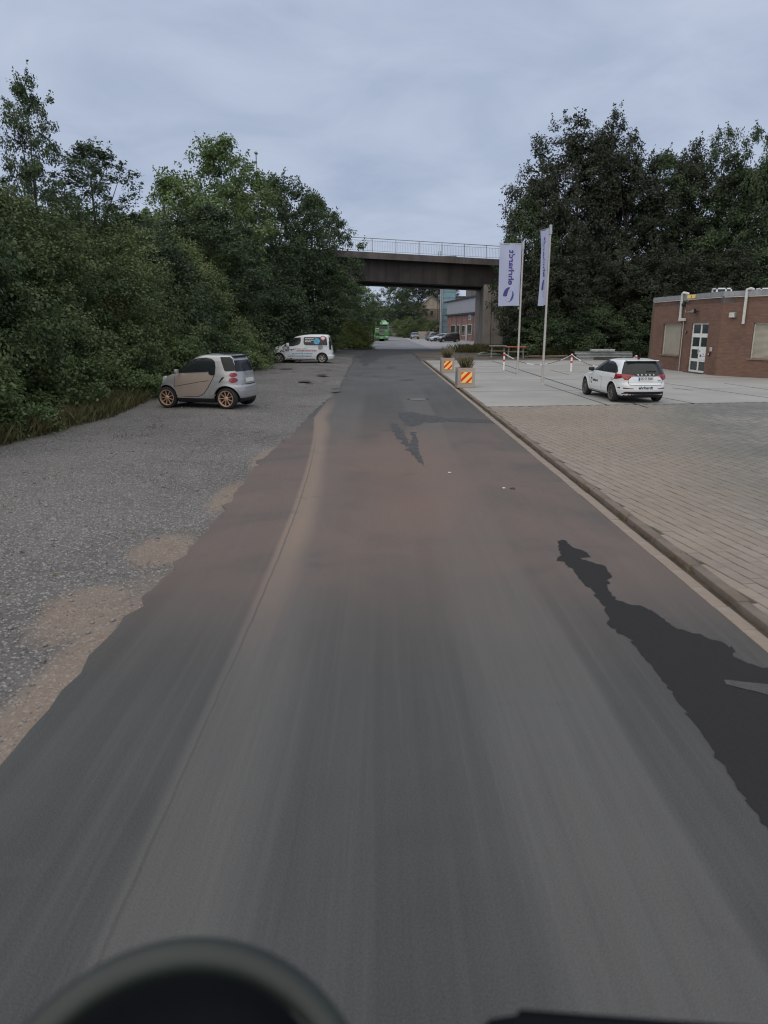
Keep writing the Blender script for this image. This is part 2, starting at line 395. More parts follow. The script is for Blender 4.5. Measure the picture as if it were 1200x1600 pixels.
        t.set(Base_Color=c, Roughness=0.55)
        t.b.inputs['Specular IOR Level'].default_value = 0.3
        tr = t.n.new('ShaderNodeBsdfTranslucent'); t.l.new(c, tr.inputs[0])
        ms = t.n.new('ShaderNodeMixShader'); ms.inputs[0].default_value = trans
        t.l.new(t.b.outputs[0], ms.inputs[1]); t.l.new(tr.outputs[0], ms.inputs[2])
        t.l.new(ms.outputs[0], t.n['Material Output'].inputs[0])
        return t.m
    MT['leaf_a'] = leafmat('dark_leaf', (0.030, 0.052, 0.026), (0.100, 0.142, 0.066))
    MT['leaf_b'] = leafmat('mid_leaf', (0.070, 0.115, 0.045), (0.195, 0.265, 0.100))
    MT['leaf_c'] = leafmat('bramble_leaf', (0.046, 0.080, 0.034), (0.175, 0.215, 0.088), scale=0.35)
    MT['leaf_d'] = leafmat('dark_brown_green_leaf', (0.026, 0.032, 0.021), (0.072, 0.084, 0.053))
    MT['leaf_y'] = leafmat('yellow_green_leaf', (0.11, 0.15, 0.04), (0.26, 0.31, 0.10))
    MT['grass'] = leafmat('weedy_grass', (0.080, 0.085, 0.035), (0.19, 0.17, 0.08), 0.3, 0.8)
    MT['dry_grass'] = leafmat('dry_planter_grass', (0.13, 0.115, 0.065), (0.27, 0.24, 0.15), 0.4, 3)
build_materials()

# ------------------------------------------------------------------ object helpers
def link(o, parent=None):
    COL.objects.link(o)
    if parent is not None: o.parent = parent
    return o
def obj(name, me, m=None, parent=None, kind=None, label=None, cat=None, group=None):
    o = bpy.data.objects.new(name, me)
    if m is not None and not me.materials: me.materials.append(m)
    link(o, parent)
    if kind: o['kind'] = kind
    if label: o['label'] = label
    if cat: o['category'] = cat
    if group: o['group'] = group
    return o
def thing(name, label, cat, loc=(0, 0, 0), rz=0.0, group=None, scale=None):
    o = bpy.data.objects.new(name, None); link(o)
    o.location = loc; o.rotation_euler = (0, 0, rz); o.empty_display_size = 0.3
    if scale: o.scale = scale
    o['label'] = label; o['category'] = cat
    if group: o['group'] = group
    return o
def copy_tree(o, parent=None):
    kids = list(o.children)
    c = o.copy(); COL.objects.link(c)
    if parent is not None: c.parent = parent
    for k in kids: copy_tree(k, c)
    return c

class MB:
    """collects shapes into one mesh"""
    def __init__(s): s.v = []; s.f = []; s.mi = []; s.uv = None
    def add(s, vs, fs, mi=0):
        k = len(s.v); s.v += [tuple(v) for v in vs]; s.f += [tuple(i + k for i in f) for f in fs]; s.mi += [mi] * len(fs)
    def box(s, x0, x1, y0, y1, z0, z1, mi=0, T=None):
        vs = [(x, y, z) for z in (z0, z1) for y in (y0, y1) for x in (x0, x1)]
        if T: vs = [T(v) for v in vs]
        s.add(vs, [(0, 2, 3, 1), (4, 5, 7, 6), (0, 1, 5, 4), (2, 6, 7, 3), (0, 4, 6, 2), (1, 3, 7, 5)], mi)
        return s
    def bevbox(s, x0, x1, y0, y1, z0, z1, b=0.02, mi=0, T=None):
        bm = bmesh.new()
        M = Matrix.Translation(((x0 + x1) / 2, (y0 + y1) / 2, (z0 + z1) / 2)) @ Matrix.Diagonal((x1 - x0, y1 - y0, z1 - z0, 1))
        bmesh.ops.create_cube(bm, size=1, matrix=M)
        bmesh.ops.bevel(bm, geom=bm.edges[:], offset=b, segments=2, affect='EDGES', profile=0.5)
        vs = [tuple(v.co) for v in bm.verts]
        if T: vs = [T(v) for v in vs]
        s.add(vs, [tuple(v.index for v in f.verts) for f in bm.faces], mi); bm.free(); return s
    def tube(s, pts, r, n=8, mi=0, caps=True):
        pts = [Vector(p) for p in pts]
        rs = r if isinstance(r, (list, tuple)) else [r] * len(pts)
        rings = []; up = None
        for i, p in enumerate(pts):
            d = (pts[min(i + 1, len(pts) - 1)] - pts[max(i - 1, 0)]).normalized()
            if up is None:
                up = Vector((0, 0, 1)) if abs(d.z) < 0.9 else Vector((1, 0, 0))
            a = d.cross(up).normalized(); b = a.cross(d).normalized(); up = b
            rings.append([p + (a * math.cos(2 * math.pi * k / n) + b * math.sin(2 * math.pi * k / n)) * rs[i] for k in range(n)])
        vs = [v for rg in rings for v in rg]; fs = []
        for i in range(len(pts) - 1):
            for k in range(n):
                fs.append((i * n + k, i * n + (k + 1) % n, (i + 1) * n + (k + 1) % n, (i + 1) * n + k))
        if caps:
            fs.append(tuple(range(n))[::-1]); fs.append(tuple((len(pts) - 1) * n + k for k in range(n)))
        s.add(vs, fs, mi); return s
    def lathe(s, prof, n=24, axis='z', mi=0, c=(0, 0, 0)):
        vs = []; fs = []
        for r, h in prof:
            for k in range(n):
                a = 2 * math.pi * k / n; x, y = r * math.cos(a), r * math.sin(a)
                if axis == 'z': v = (c[0] + x, c[1] + y, c[2] + h)
                else: v = (c[0] + x, c[1] + h, c[2] + y)
                vs.append(v)
        for i in range(len(prof) - 1):
            for k in range(n): fs.append((i * n + k, i * n + (k + 1) % n, (i + 1) * n + (k + 1) % n, (i + 1) * n + k))
        s.add(vs, fs, mi); return s
    def prism(s, poly, z0, z1, mi=0):
        n = len(poly)
        vs = [(x, y, z0) for x, y in poly] + [(x, y, z1) for x, y in poly]
        s.add(vs, [tuple(range(n))[::-1], tuple(range(n, 2 * n))] + [(i, (i + 1) % n, n + (i + 1) % n, n + i) for i in range(n)], mi)
        return s
    def mesh(s, name='m', smooth=None):
        me = bpy.data.meshes.new(name); me.from_pydata(s.v, [], s.f); me.update()
        me.polygons.foreach_set('material_index', s.mi)
        bm = bmesh.new(); bm.from_mesh(me); bmesh.ops.recalc_face_normals(bm, faces=bm.faces[:]); bm.to_mesh(me); bm.free()
        if smooth is not None:
            me.polygons.foreach_set('use_smooth', [True] * len(me.polygons)); me.set_sharp_from_angle(angle=R(smooth))
        return me
    def obj(s, name, m, parent=None, smooth=None, mats=None, **k):
        me = s.mesh(name, smooth)
        for x in (mats or []): me.materials.append(x)
        return obj(name, me, m, parent, **k)

def chaikin(pts, it=2, closed=True):
    for _ in range(it):
        out = []
        n = len(pts)
        for i in range(n if closed else n - 1):
            a, b = pts[i], pts[(i + 1) % n]
            out += [(a[0] * .75 + b[0] * .25, a[1] * .75 + b[1] * .25), (a[0] * .25 + b[0] * .75, a[1] * .25 + b[1] * .75)]
        if not closed: out = [pts[0]] + out + [pts[-1]]
        pts = out
    return pts
def resample(poly, step):
    out = []
    for i in range(len(poly)):
        a, b = poly[i], poly[(i + 1) % len(poly)]
        L = math.dist(a, b); k = max(1, int(math.ceil(L / step)))
        out += [(a[0] + (b[0] - a[0]) * j / k, a[1] + (b[1] - a[1]) * j / k) for j in range(k)]
    return out
def inside(p, poly):
    c = False; n = len(poly); x, y = p
    for i in range(n):
        x1, y1 = poly[i]; x2, y2 = poly[(i + 1) % n]
        if (y1 > y) != (y2 > y) and x < (x2 - x1) * (y - y1) / (y2 - y1) + x1: c = not c
    return c
def tri2d(poly, step):
    pl = resample(poly, step)
    xs = [p[0] for p in pl]; ys = [p[1] for p in pl]
    pts = list(pl)
    x = min(xs) + step * .5
    while x < max(xs):
        y = min(ys) + step * .5
        while y < max(ys):
            if inside((x, y), pl) and min((x - a) ** 2 + (y - b) ** 2 for a, b in pl) > (step * .35) ** 2: pts.append((x, y))
            y += step
        x += step
    n = len(pl)
    r = delaunay_2d_cdt([Vector(p) for p in pts], [(i, (i + 1) % n) for i in range(n)], [], 1, 1e-5)
    vs = [tuple(v) for v in r[0]]; fs = [tuple(f) for f in r[2]]
    if not fs: return vs, []
    fs = [f for f in fs if inside((sum(vs[i][0] for i in f) / 3, sum(vs[i][1] for i in f) / 3), pl)]
    return vs, fs
def solid_patch(mb, poly, fn, off, thick, step=0.1, mi=0):
    """poly in 2D mapped by fn(u,v,offset)->xyz, closed solid of given thickness"""
    vs, fs = tri2d(poly, step)
    n = len(vs)
    top = [fn(u, v, off) for u, v in vs]; bot = [fn(u, v, off - thick) for u, v in vs]
    cnt = {}
    for f in fs:
        for i in range(len(f)):
            e = (f[i], f[(i + 1) % len(f)]); cnt[e] = 1
    sk = [(a, b, b + n, a + n) for (a, b) in cnt if (b, a) not in cnt]
    mb.add(top + bot, list(fs) + [tuple(reversed([i + n for i in f])) for f in fs] + sk, mi)
    return mb
def stroke(pts, w):
    L, Rr = [], []
    for i, p in enumerate(pts):
        a = pts[max(i - 1, 0)]; b = pts[min(i + 1, len(pts) - 1)]
        d = math.hypot(b[0] - a[0], b[1] - a[1]) or 1; nx, ny = -(b[1] - a[1]) / d * w / 2, (b[0] - a[0]) / d * w / 2
        L.append((p[0] + nx, p[1] + ny)); Rr.append((p[0] - nx, p[1] - ny))
    return L + Rr[::-1]
def text_mesh(txt, width=None, height=None, extrude=0.0, bold=0.0):
    cu = bpy.data.curves.new('lettering', 'FONT'); cu.body = txt; cu.size = 1; cu.resolution_u = 3; cu.offset = bold
    cu.align_x = 'CENTER'
    o = bpy.data.objects.new('lettering', cu); COL.objects.link(o)
    dg = bpy.context.evaluated_depsgraph_get(); me = bpy.data.meshes.new_from_object(o.evaluated_get(dg))
    bpy.data.objects.remove(o)
    co = np.array([v.co[:2] for v in me.vertices]); fs = [tuple(p.vertices) for p in me.polygons]
    bpy.data.meshes.remove(me)
    mn, mx = co.min(0), co.max(0)
    s = width / (mx[0] - mn[0]) if width else height / 0.72
    sy = (height / 0.72) if height else s
    co[:, 0] = (co[:, 0] - (mn[0] + mx[0]) / 2) * s; co[:, 1] *= sy
    return [tuple(c) for c in co], fs
def text_on(mb, txt, fn, width, height, off=0.004, bold=0.0, mi=0):
    vs, fs = text_mesh(txt, width, height, bold=bold)
    mb.add([fn(u, v, off) for u, v in vs], fs, mi); return mb

# ------------------------------------------------------------------ foliage
def leaf_arrays(cent, outw, size, g, up=0.5, aspect=0.62):
    n = len(cent)
    nrm = outw * 0.7 + g.normal(0, 0.55, (n, 3)); nrm[:, 2] += up
    nrm /= np.linalg.norm(nrm, axis=1, keepdims=True) + 1e-9
    a = g.normal(0, 1, (n, 3)); a -= nrm * (a * nrm).sum(1, keepdims=True)
    a /= np.linalg.norm(a, axis=1, keepdims=True) + 1e-9
    s = np.cross(nrm, a)
    L = (size * g.uniform(0.6, 1.35, n))[:, None]
    p0 = cent; p1 = cent + a * L * .45 + s * L * aspect / 2 + nrm * L * .08
    p2 = cent + a * L - nrm * L * .12; p3 = cent + a * L * .45 - s * L * aspect / 2 + nrm * L * .08
    V = np.stack([p0, p1, p2, p3], 1).reshape(-1, 3)
    return V
def quads_mesh(name, V, m):
    n = len(V) // 4
    me = bpy.data.meshes.new(name)
    me.vertices.add(len(V)); me.vertices.foreach_set('co', V.astype(np.float32).ravel())
    me.loops.add(n * 4); me.loops.foreach_set('vertex_index', np.arange(n * 4, dtype=np.int32))
    me.polygons.add(n); me.polygons.foreach_set('loop_start', np.arange(0, n * 4, 4, dtype=np.int32))
    me.update(calc_edges=True); me.validate()
    me.materials.append(m)
    return me
def crown_mesh(seed, m, H=12.0, W=8.0, lo=0.18, nclump=300, nleaf=85, leaf=0.2, cr=0.62, shape='round', lump=0.28, inner=0.35, gaps=0.0):
    g = np.random.default_rng(seed)
    ph = g.uniform(0, 6.28, (6, 2)); fr = g.integers(1, 5, (6, 2))
    C = []
    while len(C) < nclump:
        h = g.uniform(0, 1); th = g.uniform(0, 6.283)
        if shape == 'round': pr = math.sin(math.pi * min(1, (h * 0.90 + 0.10))) ** 0.55
        elif shape == 'tall': pr = (1 - h) ** 0.5 * (0.35 + 0.65 * min(1, h * 4))
        elif shape == 'shrub': pr = (1 - h ** 2.4) ** 0.5
        else: pr = math.sin(math.pi * min(1, h * 0.85 + 0.15)) ** 0.8
        ls = sum(math.sin(fr[k, 0] * th + ph[k, 0]) * math.sin(fr[k, 1] * 2.2 * h + ph[k, 1]) for k in range(6)) / 2.4
        if gaps and ls < -0.55 + gaps: 
            if g.uniform() < 0.8: continue
        rr = pr * (1 + lump * ls)
        q = g.uniform(0.82, 1.04) if g.uniform() > inner else g.uniform(0.35, 0.85)
        r = rr * q * W / 2
        z = (lo + (1 - lo) * h * (1 + 0.10 * ls)) * H
        C.append((r * math.cos(th), r * math.sin(th), z, rr * q))
    C = np.array(C)
    out = C[:, :3] - np.array([0, 0, H * (lo + (1 - lo) * 0.42)])
    out[:, 2] *= 0.7
    out /= np.linalg.norm(out, axis=1, keepdims=True) + 1e-9
    rad = cr * g.uniform(0.55, 1.35, len(C))
    cent = np.repeat(C[:, :3], nleaf, 0); o2 = np.repeat(out, nleaf, 0); r2 = np.repeat(rad, nleaf)[:, None]
    d = g.normal(0, 1, cent.shape); d /= np.linalg.norm(d, axis=1, keepdims=True)
    k = g.uniform(0, 1, (len(d), 1)) ** 0.45
    P = cent + d * r2 * k * np.array([1.15, 1.15, 0.72])
    # twigs of leaves poking out
    nt = nclump // 2
    idx = g.integers(0, len(C), nt)
    tl = []
    for i in idx:
        dirn = out[i] + g.normal(0, .35, 3); dirn[2] += .35; dirn /= np.linalg.norm(dirn)
        L = cr * g.uniform(1.0, 2.0)
        q = g.uniform(0.3, 1, 14)[:, None]
        tl.append(C[i, :3] + dirn * L * q + g.normal(0, leaf * .35, (14, 3)))
    T = np.concatenate(tl)
    P = np.concatenate([P, T]); o2 = np.concatenate([o2 * 0.5 + d * 0.7, g.normal(0, 1, T.shape)])
    P[:, 2] = np.maximum(P[:, 2], 0.02)
    return quads_mesh('crown', leaf_arrays(P, o2, leaf, g), m), C
def trunk_mb(C, H, lo, r0, seed, nlimb=9):
    g = random.Random(seed); mb = MB()
    pts = []; n = 7
    wx, wy = g.uniform(-.3, .3), g.uniform(-.3, .3)
    for i in range(n):
        u = i / (n - 1)
        pts.append((wx * math.sin(u * 3), wy * math.sin(u * 2.5), H * 0.86 * u - (0.3 if i == 0 else 0)))
    mb.tube(pts, [r0 * (1 - 0.88 * (i / (n - 1)) ** 0.8) for i in range(n)], 8)
    tgt = [C[i] for i in g.sample(range(len(C)), nlimb)]
    for c in tgt:
        z0 = max(H * lo * 0.7, c[2] * 0.55)
        u = z0 / (H * .86); b = Vector((wx * math.sin(u * 3), wy * math.sin(u * 2.5), z0))
        e = Vector(c[:3]); m_ = b.lerp(e, .5) + Vector((0, 0, -0.25))
        rr = r0 * (1 - .8 * u) * .5
        mb.tube([b, m_, e], [rr, rr * .6, rr * .15], 6)
    return mb
VAR = {}
def variant(key, **k):
    me, C = crown_mesh(**k)
    H = k.get('H', 12.0); W = k.get('W', 8.0); lo = k.get('lo', .18)
    tk = trunk_mb(C, H, lo, 0.24 if H > 8 else 0.09, k['seed']).mesh('trunk', 50); tk.materials.append(MT['bark'])
    VAR[key] = (me, tk, H, W)
def tree(key, X, Y, zb, H, W, rz, label, name='broadleaf_tree', cat='tree', group=None, D=None):
    me, tk, h0, w0 = VAR[key]
    s = (W / w0, (D or W) / w0, H / h0)
    t = thing(name, label, cat, (X, Y, zb), 0, group)
    t.scale = s
    e = obj('crown', me, None, t); e.rotation_euler = (0, 0, rz)
    e = obj('trunk', tk, None, t); e.rotation_euler = (0, 0, rz)
    return t
variant('edge', seed=31, m=MT['leaf_a'], W=6.0, nclump=200, nleaf=80, leaf=0.18, lump=0.45, lo=.22)
variant('dark', seed=1, m=MT['leaf_a'], nclump=330, nleaf=85, leaf=0.20, lump=0.34)
variant('mid', seed=2, m=MT['leaf_b'], nclump=300, nleaf=80, leaf=0.21, lump=0.42, gaps=0.15)
variant('airy', seed=3, m=MT['leaf_a'], nclump=150, nleaf=70, leaf=0.18, lump=0.5, gaps=0.35, cr=0.5, lo=0.2)
variant('slim', seed=21, m=MT['leaf_a'], W=5.0, nclump=170, nleaf=85, leaf=0.17, lump=0.6, gaps=0.3, cr=0.5, lo=0.25)
variant('brown', seed=4, m=MT['leaf_d'], nclump=360, nleaf=80, leaf=0.21, lump=0.36, lo=0.06)
variant('brown2', seed=5, m=MT['leaf_d'], nclump=340, nleaf=80, leaf=0.21, lump=0.42, lo=0.05, shape='tall')
variant('pale', seed=12, m=MT['leaf_b'], nclump=260, nleaf=70, leaf=0.22, lump=0.5, gaps=0.25, shape='tall', lo=0.1)
variant('bramble', seed=6, m=MT['leaf_c'], H=6.0, W=6.0, lo=0.0, nclump=420, nleaf=100, leaf=0.105, cr=0.42, shape='shrub', lump=0.24, inner=0.15)
variant('bramble2', seed=7, m=MT['leaf_c'], H=6.0, W=6.0, lo=0.0, nclump=420, nleaf=100, leaf=0.10, cr=0.46, shape='shrub', lump=0.3, inner=0.15)
variant('thicket', seed=8, m=MT['leaf_a'], H=6.0, W=6.0, lo=0.0, nclump=400, nleaf=75, leaf=0.14, cr=0.5, shape='shrub', lump=0.3, inner=0.15)
variant('low', seed=9, m=MT['leaf_b'], H=3.0, W=4.0, lo=0.0, nclump=170, nleaf=70, leaf=0.12, cr=0.34, shape='shrub', lump=0.35)
variant('yellow', seed=10, m=MT['leaf_y'], H=3.0, W=4.0, lo=0.0, nclump=170, nleaf=70, leaf=0.14, cr=0.34, shape='shrub', lump=0.35)

# ------------------------------------------------------------------ ground
def grid_obj(name, x0, x1, y0, y1, nx, ny, zf, m, kind='structure', parent=None):
    xs = np.linspace(x0, x1, nx + 1); ys = np.linspace(y0, y1, ny + 1)
    vs = [(x, y, zf(x, y)) for y in ys for x in xs]
    fs = [(j * (nx + 1) + i, j * (nx + 1) + i + 1, (j + 1) * (nx + 1) + i + 1, (j + 1) * (nx + 1) + i) for j in range(ny) for i in range(nx)]
    me = bpy.data.meshes.new(name); me.from_pydata(vs, [], fs); me.update()
    me.polygons.foreach_set('use_smooth', [True] * len(fs))
    return obj(name, me, m, parent, kind=kind)
def sstep(x, a, b):
    u = min(1, max(0, (x - a) / (b - a))); return u * u * (3 - 2 * u)
def zgravel(x, y):
    return -0.014 + 0.13 * sstep(-x, 2.1, 4.6) + 0.012 * math.sin(x * 1.7 + y * .8) * sstep(-x, 2.4, 4)
grid_obj('ground', -700, 700, -60, 1300, 4, 4, lambda x, y: -0.06, MT['terrain'])
grid_obj('gravel_ground', -13, -1.6, -2, 66, 46, 170, zgravel, MT['gravel'])
# asphalt with broken left edge
edge_px = [(54, 1140), (125, 1052), (175, 998), (233, 932), (287, 867), (329, 819), (362, 777), (400, 730), (442, 686), (461, 676), (490, 642), (529, 612), (541, 585), (547, 573)]
L = [(-2.25, -6), (-2.24, 1.0)] + [G(*p) for p in edge_px] + [(-2.3, 56), (-3.2, 62), (-4.6, 68)]
Lr = []
g1 = random.Random(3)
for i in range(len(L) - 1):
    a, b = L[i], L[i + 1]; k = max(1, int((b[1] - a[1]) / 0.22))
    for j in range(k):
        u = j / k; y = a[1] + (b[1] - a[1]) * u
        Lr.append((a[0] + (b[0] - a[0]) * u + g1.gauss(0, 0.016 + 0.0012 * max(0, y)) + 0.02 * math.sin(y * 0.9), y))
Lr.append(L[-1])
def kx(Y): return 3.0 - 0.0045 * Y                       # right edge of the asphalt
mb = MB()
row = [(kx(p[1]) if p[1] < 56 else kx(56) + (p[1] - 56) * 0.25, p[1]) for p in Lr]
vs = [(x, y, 0.0) for x, y in Lr] + [(x, y, 0.0) for x, y in row]; n = len(Lr)
vs += [(x, y, -0.05) for x, y in Lr]
mb.add(vs, [(i, i + n, i + 1 + n, i + 1) for i in range(n - 1)] + [(i, i + 1, i + 1 + 2 * n, i + 2 * n) for i in range(n - 1)])
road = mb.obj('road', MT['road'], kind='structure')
# ground under the bridge and beyond
mb = MB(); mb.add([(-9, 68, 0), (9.6, 68, 0), (9.6, 83, 0), (-9, 83, 0)], [(0, 1, 2, 3)])
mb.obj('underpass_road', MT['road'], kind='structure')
mb = MB(); mb.add([(-4.8, 83, .004), (5.5, 83, .004), (4.4, 168, .004), (-2.8, 168, .004)], [(0, 1, 2, 3)])
mb.add([(-2.8, 168, .004), (4.4, 168, .004), (3.6, 300, 6.3), (1.2, 300, 6.3)], [(0, 1, 2, 3)])
mb.obj('far_road', MT['far_road'], kind='structure')
mb = MB(); mb.add([(5.5, 83, .008), (26, 83, .008), (24, 175, .008), (4.4, 168, .008)], [(0, 1, 2, 3)])
mb.obj('far_yard', MT['far_yard'], kind='structure')
grid_obj('leaf_littered_ground', kx(55), 70, 53.6, 74, 60, 18, lambda x, y: 0.02 + 0.05 * sstep(y, 54, 56) * (0.5 + 0.5 * math.sin(x * 1.3 + y)), MT['litter'])

# ---- concrete pad, pavers, kerb
GRID = R(8.4)
gc, gs = math.cos(GRID), math.sin(GRID)
ZP = 0.05
def padfront(x): return 22.3 + (x - 3.2) * math.tan(GRID)
k0 = kx(22) + 0.32
mb = MB(); mb.add([(k0, padfront(k0), ZP), (60, padfront(60), ZP), (60, 54, ZP), (kx(54) + .3, 54, ZP)], [(0, 1, 2, 3)])
mb.add([(k0, padfront(k0), ZP), (60, padfront(60), ZP), (60, padfront(60), -.05), (k0, padfront(k0), -.05)], [(0, 3, 2, 1)])
pad = mb.obj('concrete_yard', MT['pad'], kind='structure')
def joint(a, b, w=0.04, z=ZP + 0.004, par=None, name='joint'):
    a = Vector(a); b = Vector(b); d = (b - a).normalized(); nn = Vector((-d.y, d.x)) * w / 2
    mb = MB(); mb.prism([tuple(a + nn), tuple(b + nn), tuple(b - nn), tuple(a - nn)], z - 0.02, z)
    return mb.obj(name, MT['joint'], par or pad)
for p, q, w in (((769, 564), (917, 612), .085), ((788.5, 578), (809.5, 585), .05), ((858.7, 577.7), (889, 585.5), .045), ((851, 601), (951, 633.5), .05),
                ((985, 629), (1012, 637), .06), ((1033, 621), (1085, 630.5), .045), ((1039, 599), (1204, 622), .045), ((1132, 599), (1204, 609.5), .04),
                ((1050, 606), (1082, 610), .05), ((742, 566), (770, 564.5), .05)):
    joint(G(*p, ZP), G(*q, ZP), w)
for yy in (27.5, 33.4, 39.2, 45, 50.5):
    joint((kx(yy) + .4, yy), (32, yy + (32 - 3) * math.tan(GRID)), 0.012)
def paver_mesh(tone, l=0.234, w=0.144, h=0.045, b=0.006):
    def v(x, y, z): return (x, y, z)
    me = bpy.data.meshes.new('paver')
    x, y = l / 2, w / 2
    vs = [(-x, -y, -h), (x, -y, -h), (x, y, -h), (-x, y, -h), (-x, -y, -b), (x, -y, -b), (x, y, -b), (-x, y, -b),
          (-x + b, -y + b, 0), (x - b, -y + b, 0), (x - b, y - b, 0), (-x + b, y - b, 0)]
    fs = [(0, 1, 5, 4), (1, 2, 6, 5), (2, 3, 7, 6), (3, 0, 4, 7), (4, 5, 9, 8), (5, 6, 10, 9), (6, 7, 11, 10), (7, 4, 8, 11), (8, 9, 10, 11)]
    return vs, fs
PV, PF = paver_mesh(0)
bed = MB(); kn = kx(3) + .30
bed.add([(kx(0) + .24, 0.5, ZP - .012), (26, 0.5, ZP - .012), (26, padfront(26), ZP - .012), (kx(22) + .24, padfront(kx(22) + .3), ZP - .012)], [(0, 1, 2, 3)])
pavement = bed.obj('paved_yard', MT['paver_bed'], kind='structure')
ax = Vector((-gs, gc)); ay = Vector((gc, gs))            # along a course, across courses
org = Vector((3.2, 0))
cands = []
gp = random.Random(5)
for r in range(-20, 150):
    for c in range(-20, 130):
        off = (r % 2) * 0.12
        p = org + ay * (r * 0.16) + ax * (c * 0.24 + off)
        if p.x < kx(p.y) + 0.315 or p.y < 1.0 or p.y > padfront(p.x) - 0.12: continue
        if p.x > 17 or (p.x > p.y * .60 + 2.5): continue
        cands.append((p.x, p.y))
def inview(x, y):
    t = y * CP - (ZP - CAMH) * SP
    return abs(x) < 0.541 * t and -(y * SP + (ZP - CAMH) * CP) / t < 0.72
cands.sort(key=lambda p: (not inview(*p), p[0] ** 2 + p[1] ** 2))
tmesh = []
for k in range(6):
    me = bpy.data.meshes.new('paver'); me.from_pydata(PV, [], PF); me.update()
    at = me.attributes.new('tone', 'FLOAT', 'POINT'); at.data.foreach_set('value', [k / 5] * len(PV)); me.materials.append(MT['paver'])
    tmesh.append(me)
for x, y in cands[:300]:
    o = bpy.data.objects.new('paver', gp.choice(tmesh)); COL.objects.link(o); o.parent = pavement
    o.location = (x, y, ZP + gp.gauss(0, .0018)); o.rotation_euler = (gp.gauss(0, .008), gp.gauss(0, .008), GRID + math.pi / 2 + gp.gauss(0, .006))
rest = cands[300:]
base = np.array(PV); N = len(rest)
xy = np.array(rest); jit = rng.normal(0, 0.006, N) + GRID + math.pi / 2
cz, sz = np.cos(jit), np.sin(jit)
VX = base[None, :, 0] * cz[:, None] - base[None, :, 1] * sz[:, None] + xy[:, 0:1]
VY = base[None, :, 0] * sz[:, None] + base[None, :, 1] * cz[:, None] + xy[:, 1:2]
VZ = base[None, :, 2] + ZP + rng.normal(0, .0018, N)[:, None] + 0 * VX
V = np.stack([VX, VY, VZ], 2).reshape(-1, 3)
Fa = (np.array(PF)[None] + (np.arange(N) * 12)[:, None, None]).reshape(-1, 4)
me = bpy.data.meshes.new('paver_field')
me.vertices.add(len(V)); me.vertices.foreach_set('co', V.astype(np.float32).ravel())
me.loops.add(len(Fa) * 4); me.loops.foreach_set('vertex_index', Fa.astype(np.int32).ravel())
me.polygons.add(len(Fa)); me.polygons.foreach_set('loop_start', np.arange(0, len(Fa) * 4, 4, dtype=np.int32)); me.update(calc_edges=True)
at = me.attributes.new('tone', 'FLOAT', 'POINT'); at.data.foreach_set('value', np.repeat(rng.uniform(0, 1, N), 12).astype(np.float32))
obj('paver_field', me, MT['paver'], pavement, kind='stuff')
# kerb stones and gutter slabs
kerbrun = bpy.data.objects.new('kerb', None); link(kerbrun); kerbrun['kind'] = 'structure'
gk = random.Random(8)
kmeshes = []
for k in range(3):
    m_ = MB().bevbox(0, 0.125, 0.006, 0.994, -0.12, 0.0, 0.012 + .004 * k).mesh('kerb_stone', 40); m_.materials.append(MT['kerb']); kmeshes.append(m_)
gmeshes = []
for k in range(3):
    m_ = MB().bevbox(0, 0.135, 0.003, 0.497, -0.1, 0.0, 0.006).mesh('gutter_slab', 40); m_.materials.append(MT['gutter']); gmeshes.append(m_)
y = 1.0
while y < 56:
    o = bpy.data.objects.new('kerb_stone', gk.choice(kmeshes)); link(o, kerbrun)
    o.location = (kx(y) + 0.205 + gk.gauss(0, .006), y, ZP + 0.010 + gk.gauss(0, .003)); o.rotation_euler = (gk.gauss(0, .003), gk.gauss(0, .01), 0.0045 + gk.gauss(0, .004))
    if y < 24:
        for h in (0, .5):
            o = bpy.data.objects.new('gutter_slab', gk.choice(gmeshes)); link(o, kerbrun)
            o.location = (kx(y) + 0.002 + gk.gauss(0, .004), y + h, 0.006 + gk.gauss(0, .002)); o.rotation_euler = (0, gk.gauss(0, .01), 0.0045)
    y += 1.0
mb = MB().bevbox(0, .125, 0, 32, -.1, .006, .01); o = mb.obj('gutter_strip', MT['gutter'], kerbrun, 40); o.location = (kx(24) + .002, 24, 0); o.rotation_euler = (0, 0, .0045)
mb = MB(); mb.add([(kx(0) - .0, 0, -.012), (kx(0) + .4, 0, -.012), (kx(56) + .4, 56, -.012), (kx(56), 56, -.012)], [(0, 1, 2, 3)])
mb.obj('gutter_soil', MT['soil'], kerbrun)

# damp patches, painted bridge shade and other marks on the asphalt
def ragged(pts, step, amp, seed):
    g = random.Random(seed); out = []
    rs = resample(pts, step)
    for i, p in enumerate(rs):
        out.append((p[0] + g.gauss(0, amp), p[1] + g.gauss(0, amp * 1.6)))
    return out
def ground_patch(name, px, m, z, step=.12, amp=.02, seed=1, par=None):
    pts = ragged([G(*p) for p in px], step, amp, seed)
    vs, fs = tri2d(pts, max(step, .25))
    mb = MB(); mb.add([(x, y, z) for x, y in vs], fs)
    return mb.obj(name, m, par or road)
wet = [(870, 846), (882, 843), (894, 856), (915, 862), (922, 870), (905, 872), (928, 880), (944, 884), (955, 896), (951, 914), (949, 922), (962, 937), (988, 945),
       (1006, 949), (1024, 958), (1050, 979), (1075, 988), (1112, 998), (1146, 1014), (1149, 1028), (1170, 1040), (1200, 1044), (1260, 1056), (1260, 1400), (1200, 1300), (1160, 1240), (1112, 1170),
       (1075, 1118), (1030, 1055), (985, 1000), (962, 985), (944, 970), (953, 968), (945, 952), (928, 925), (912, 913), (895, 890), (882, 880), (868, 874), (878, 868)]
ground_patch('damp_shade_patch', wet, MT['damp'], 0.004, .05, .011, 1)
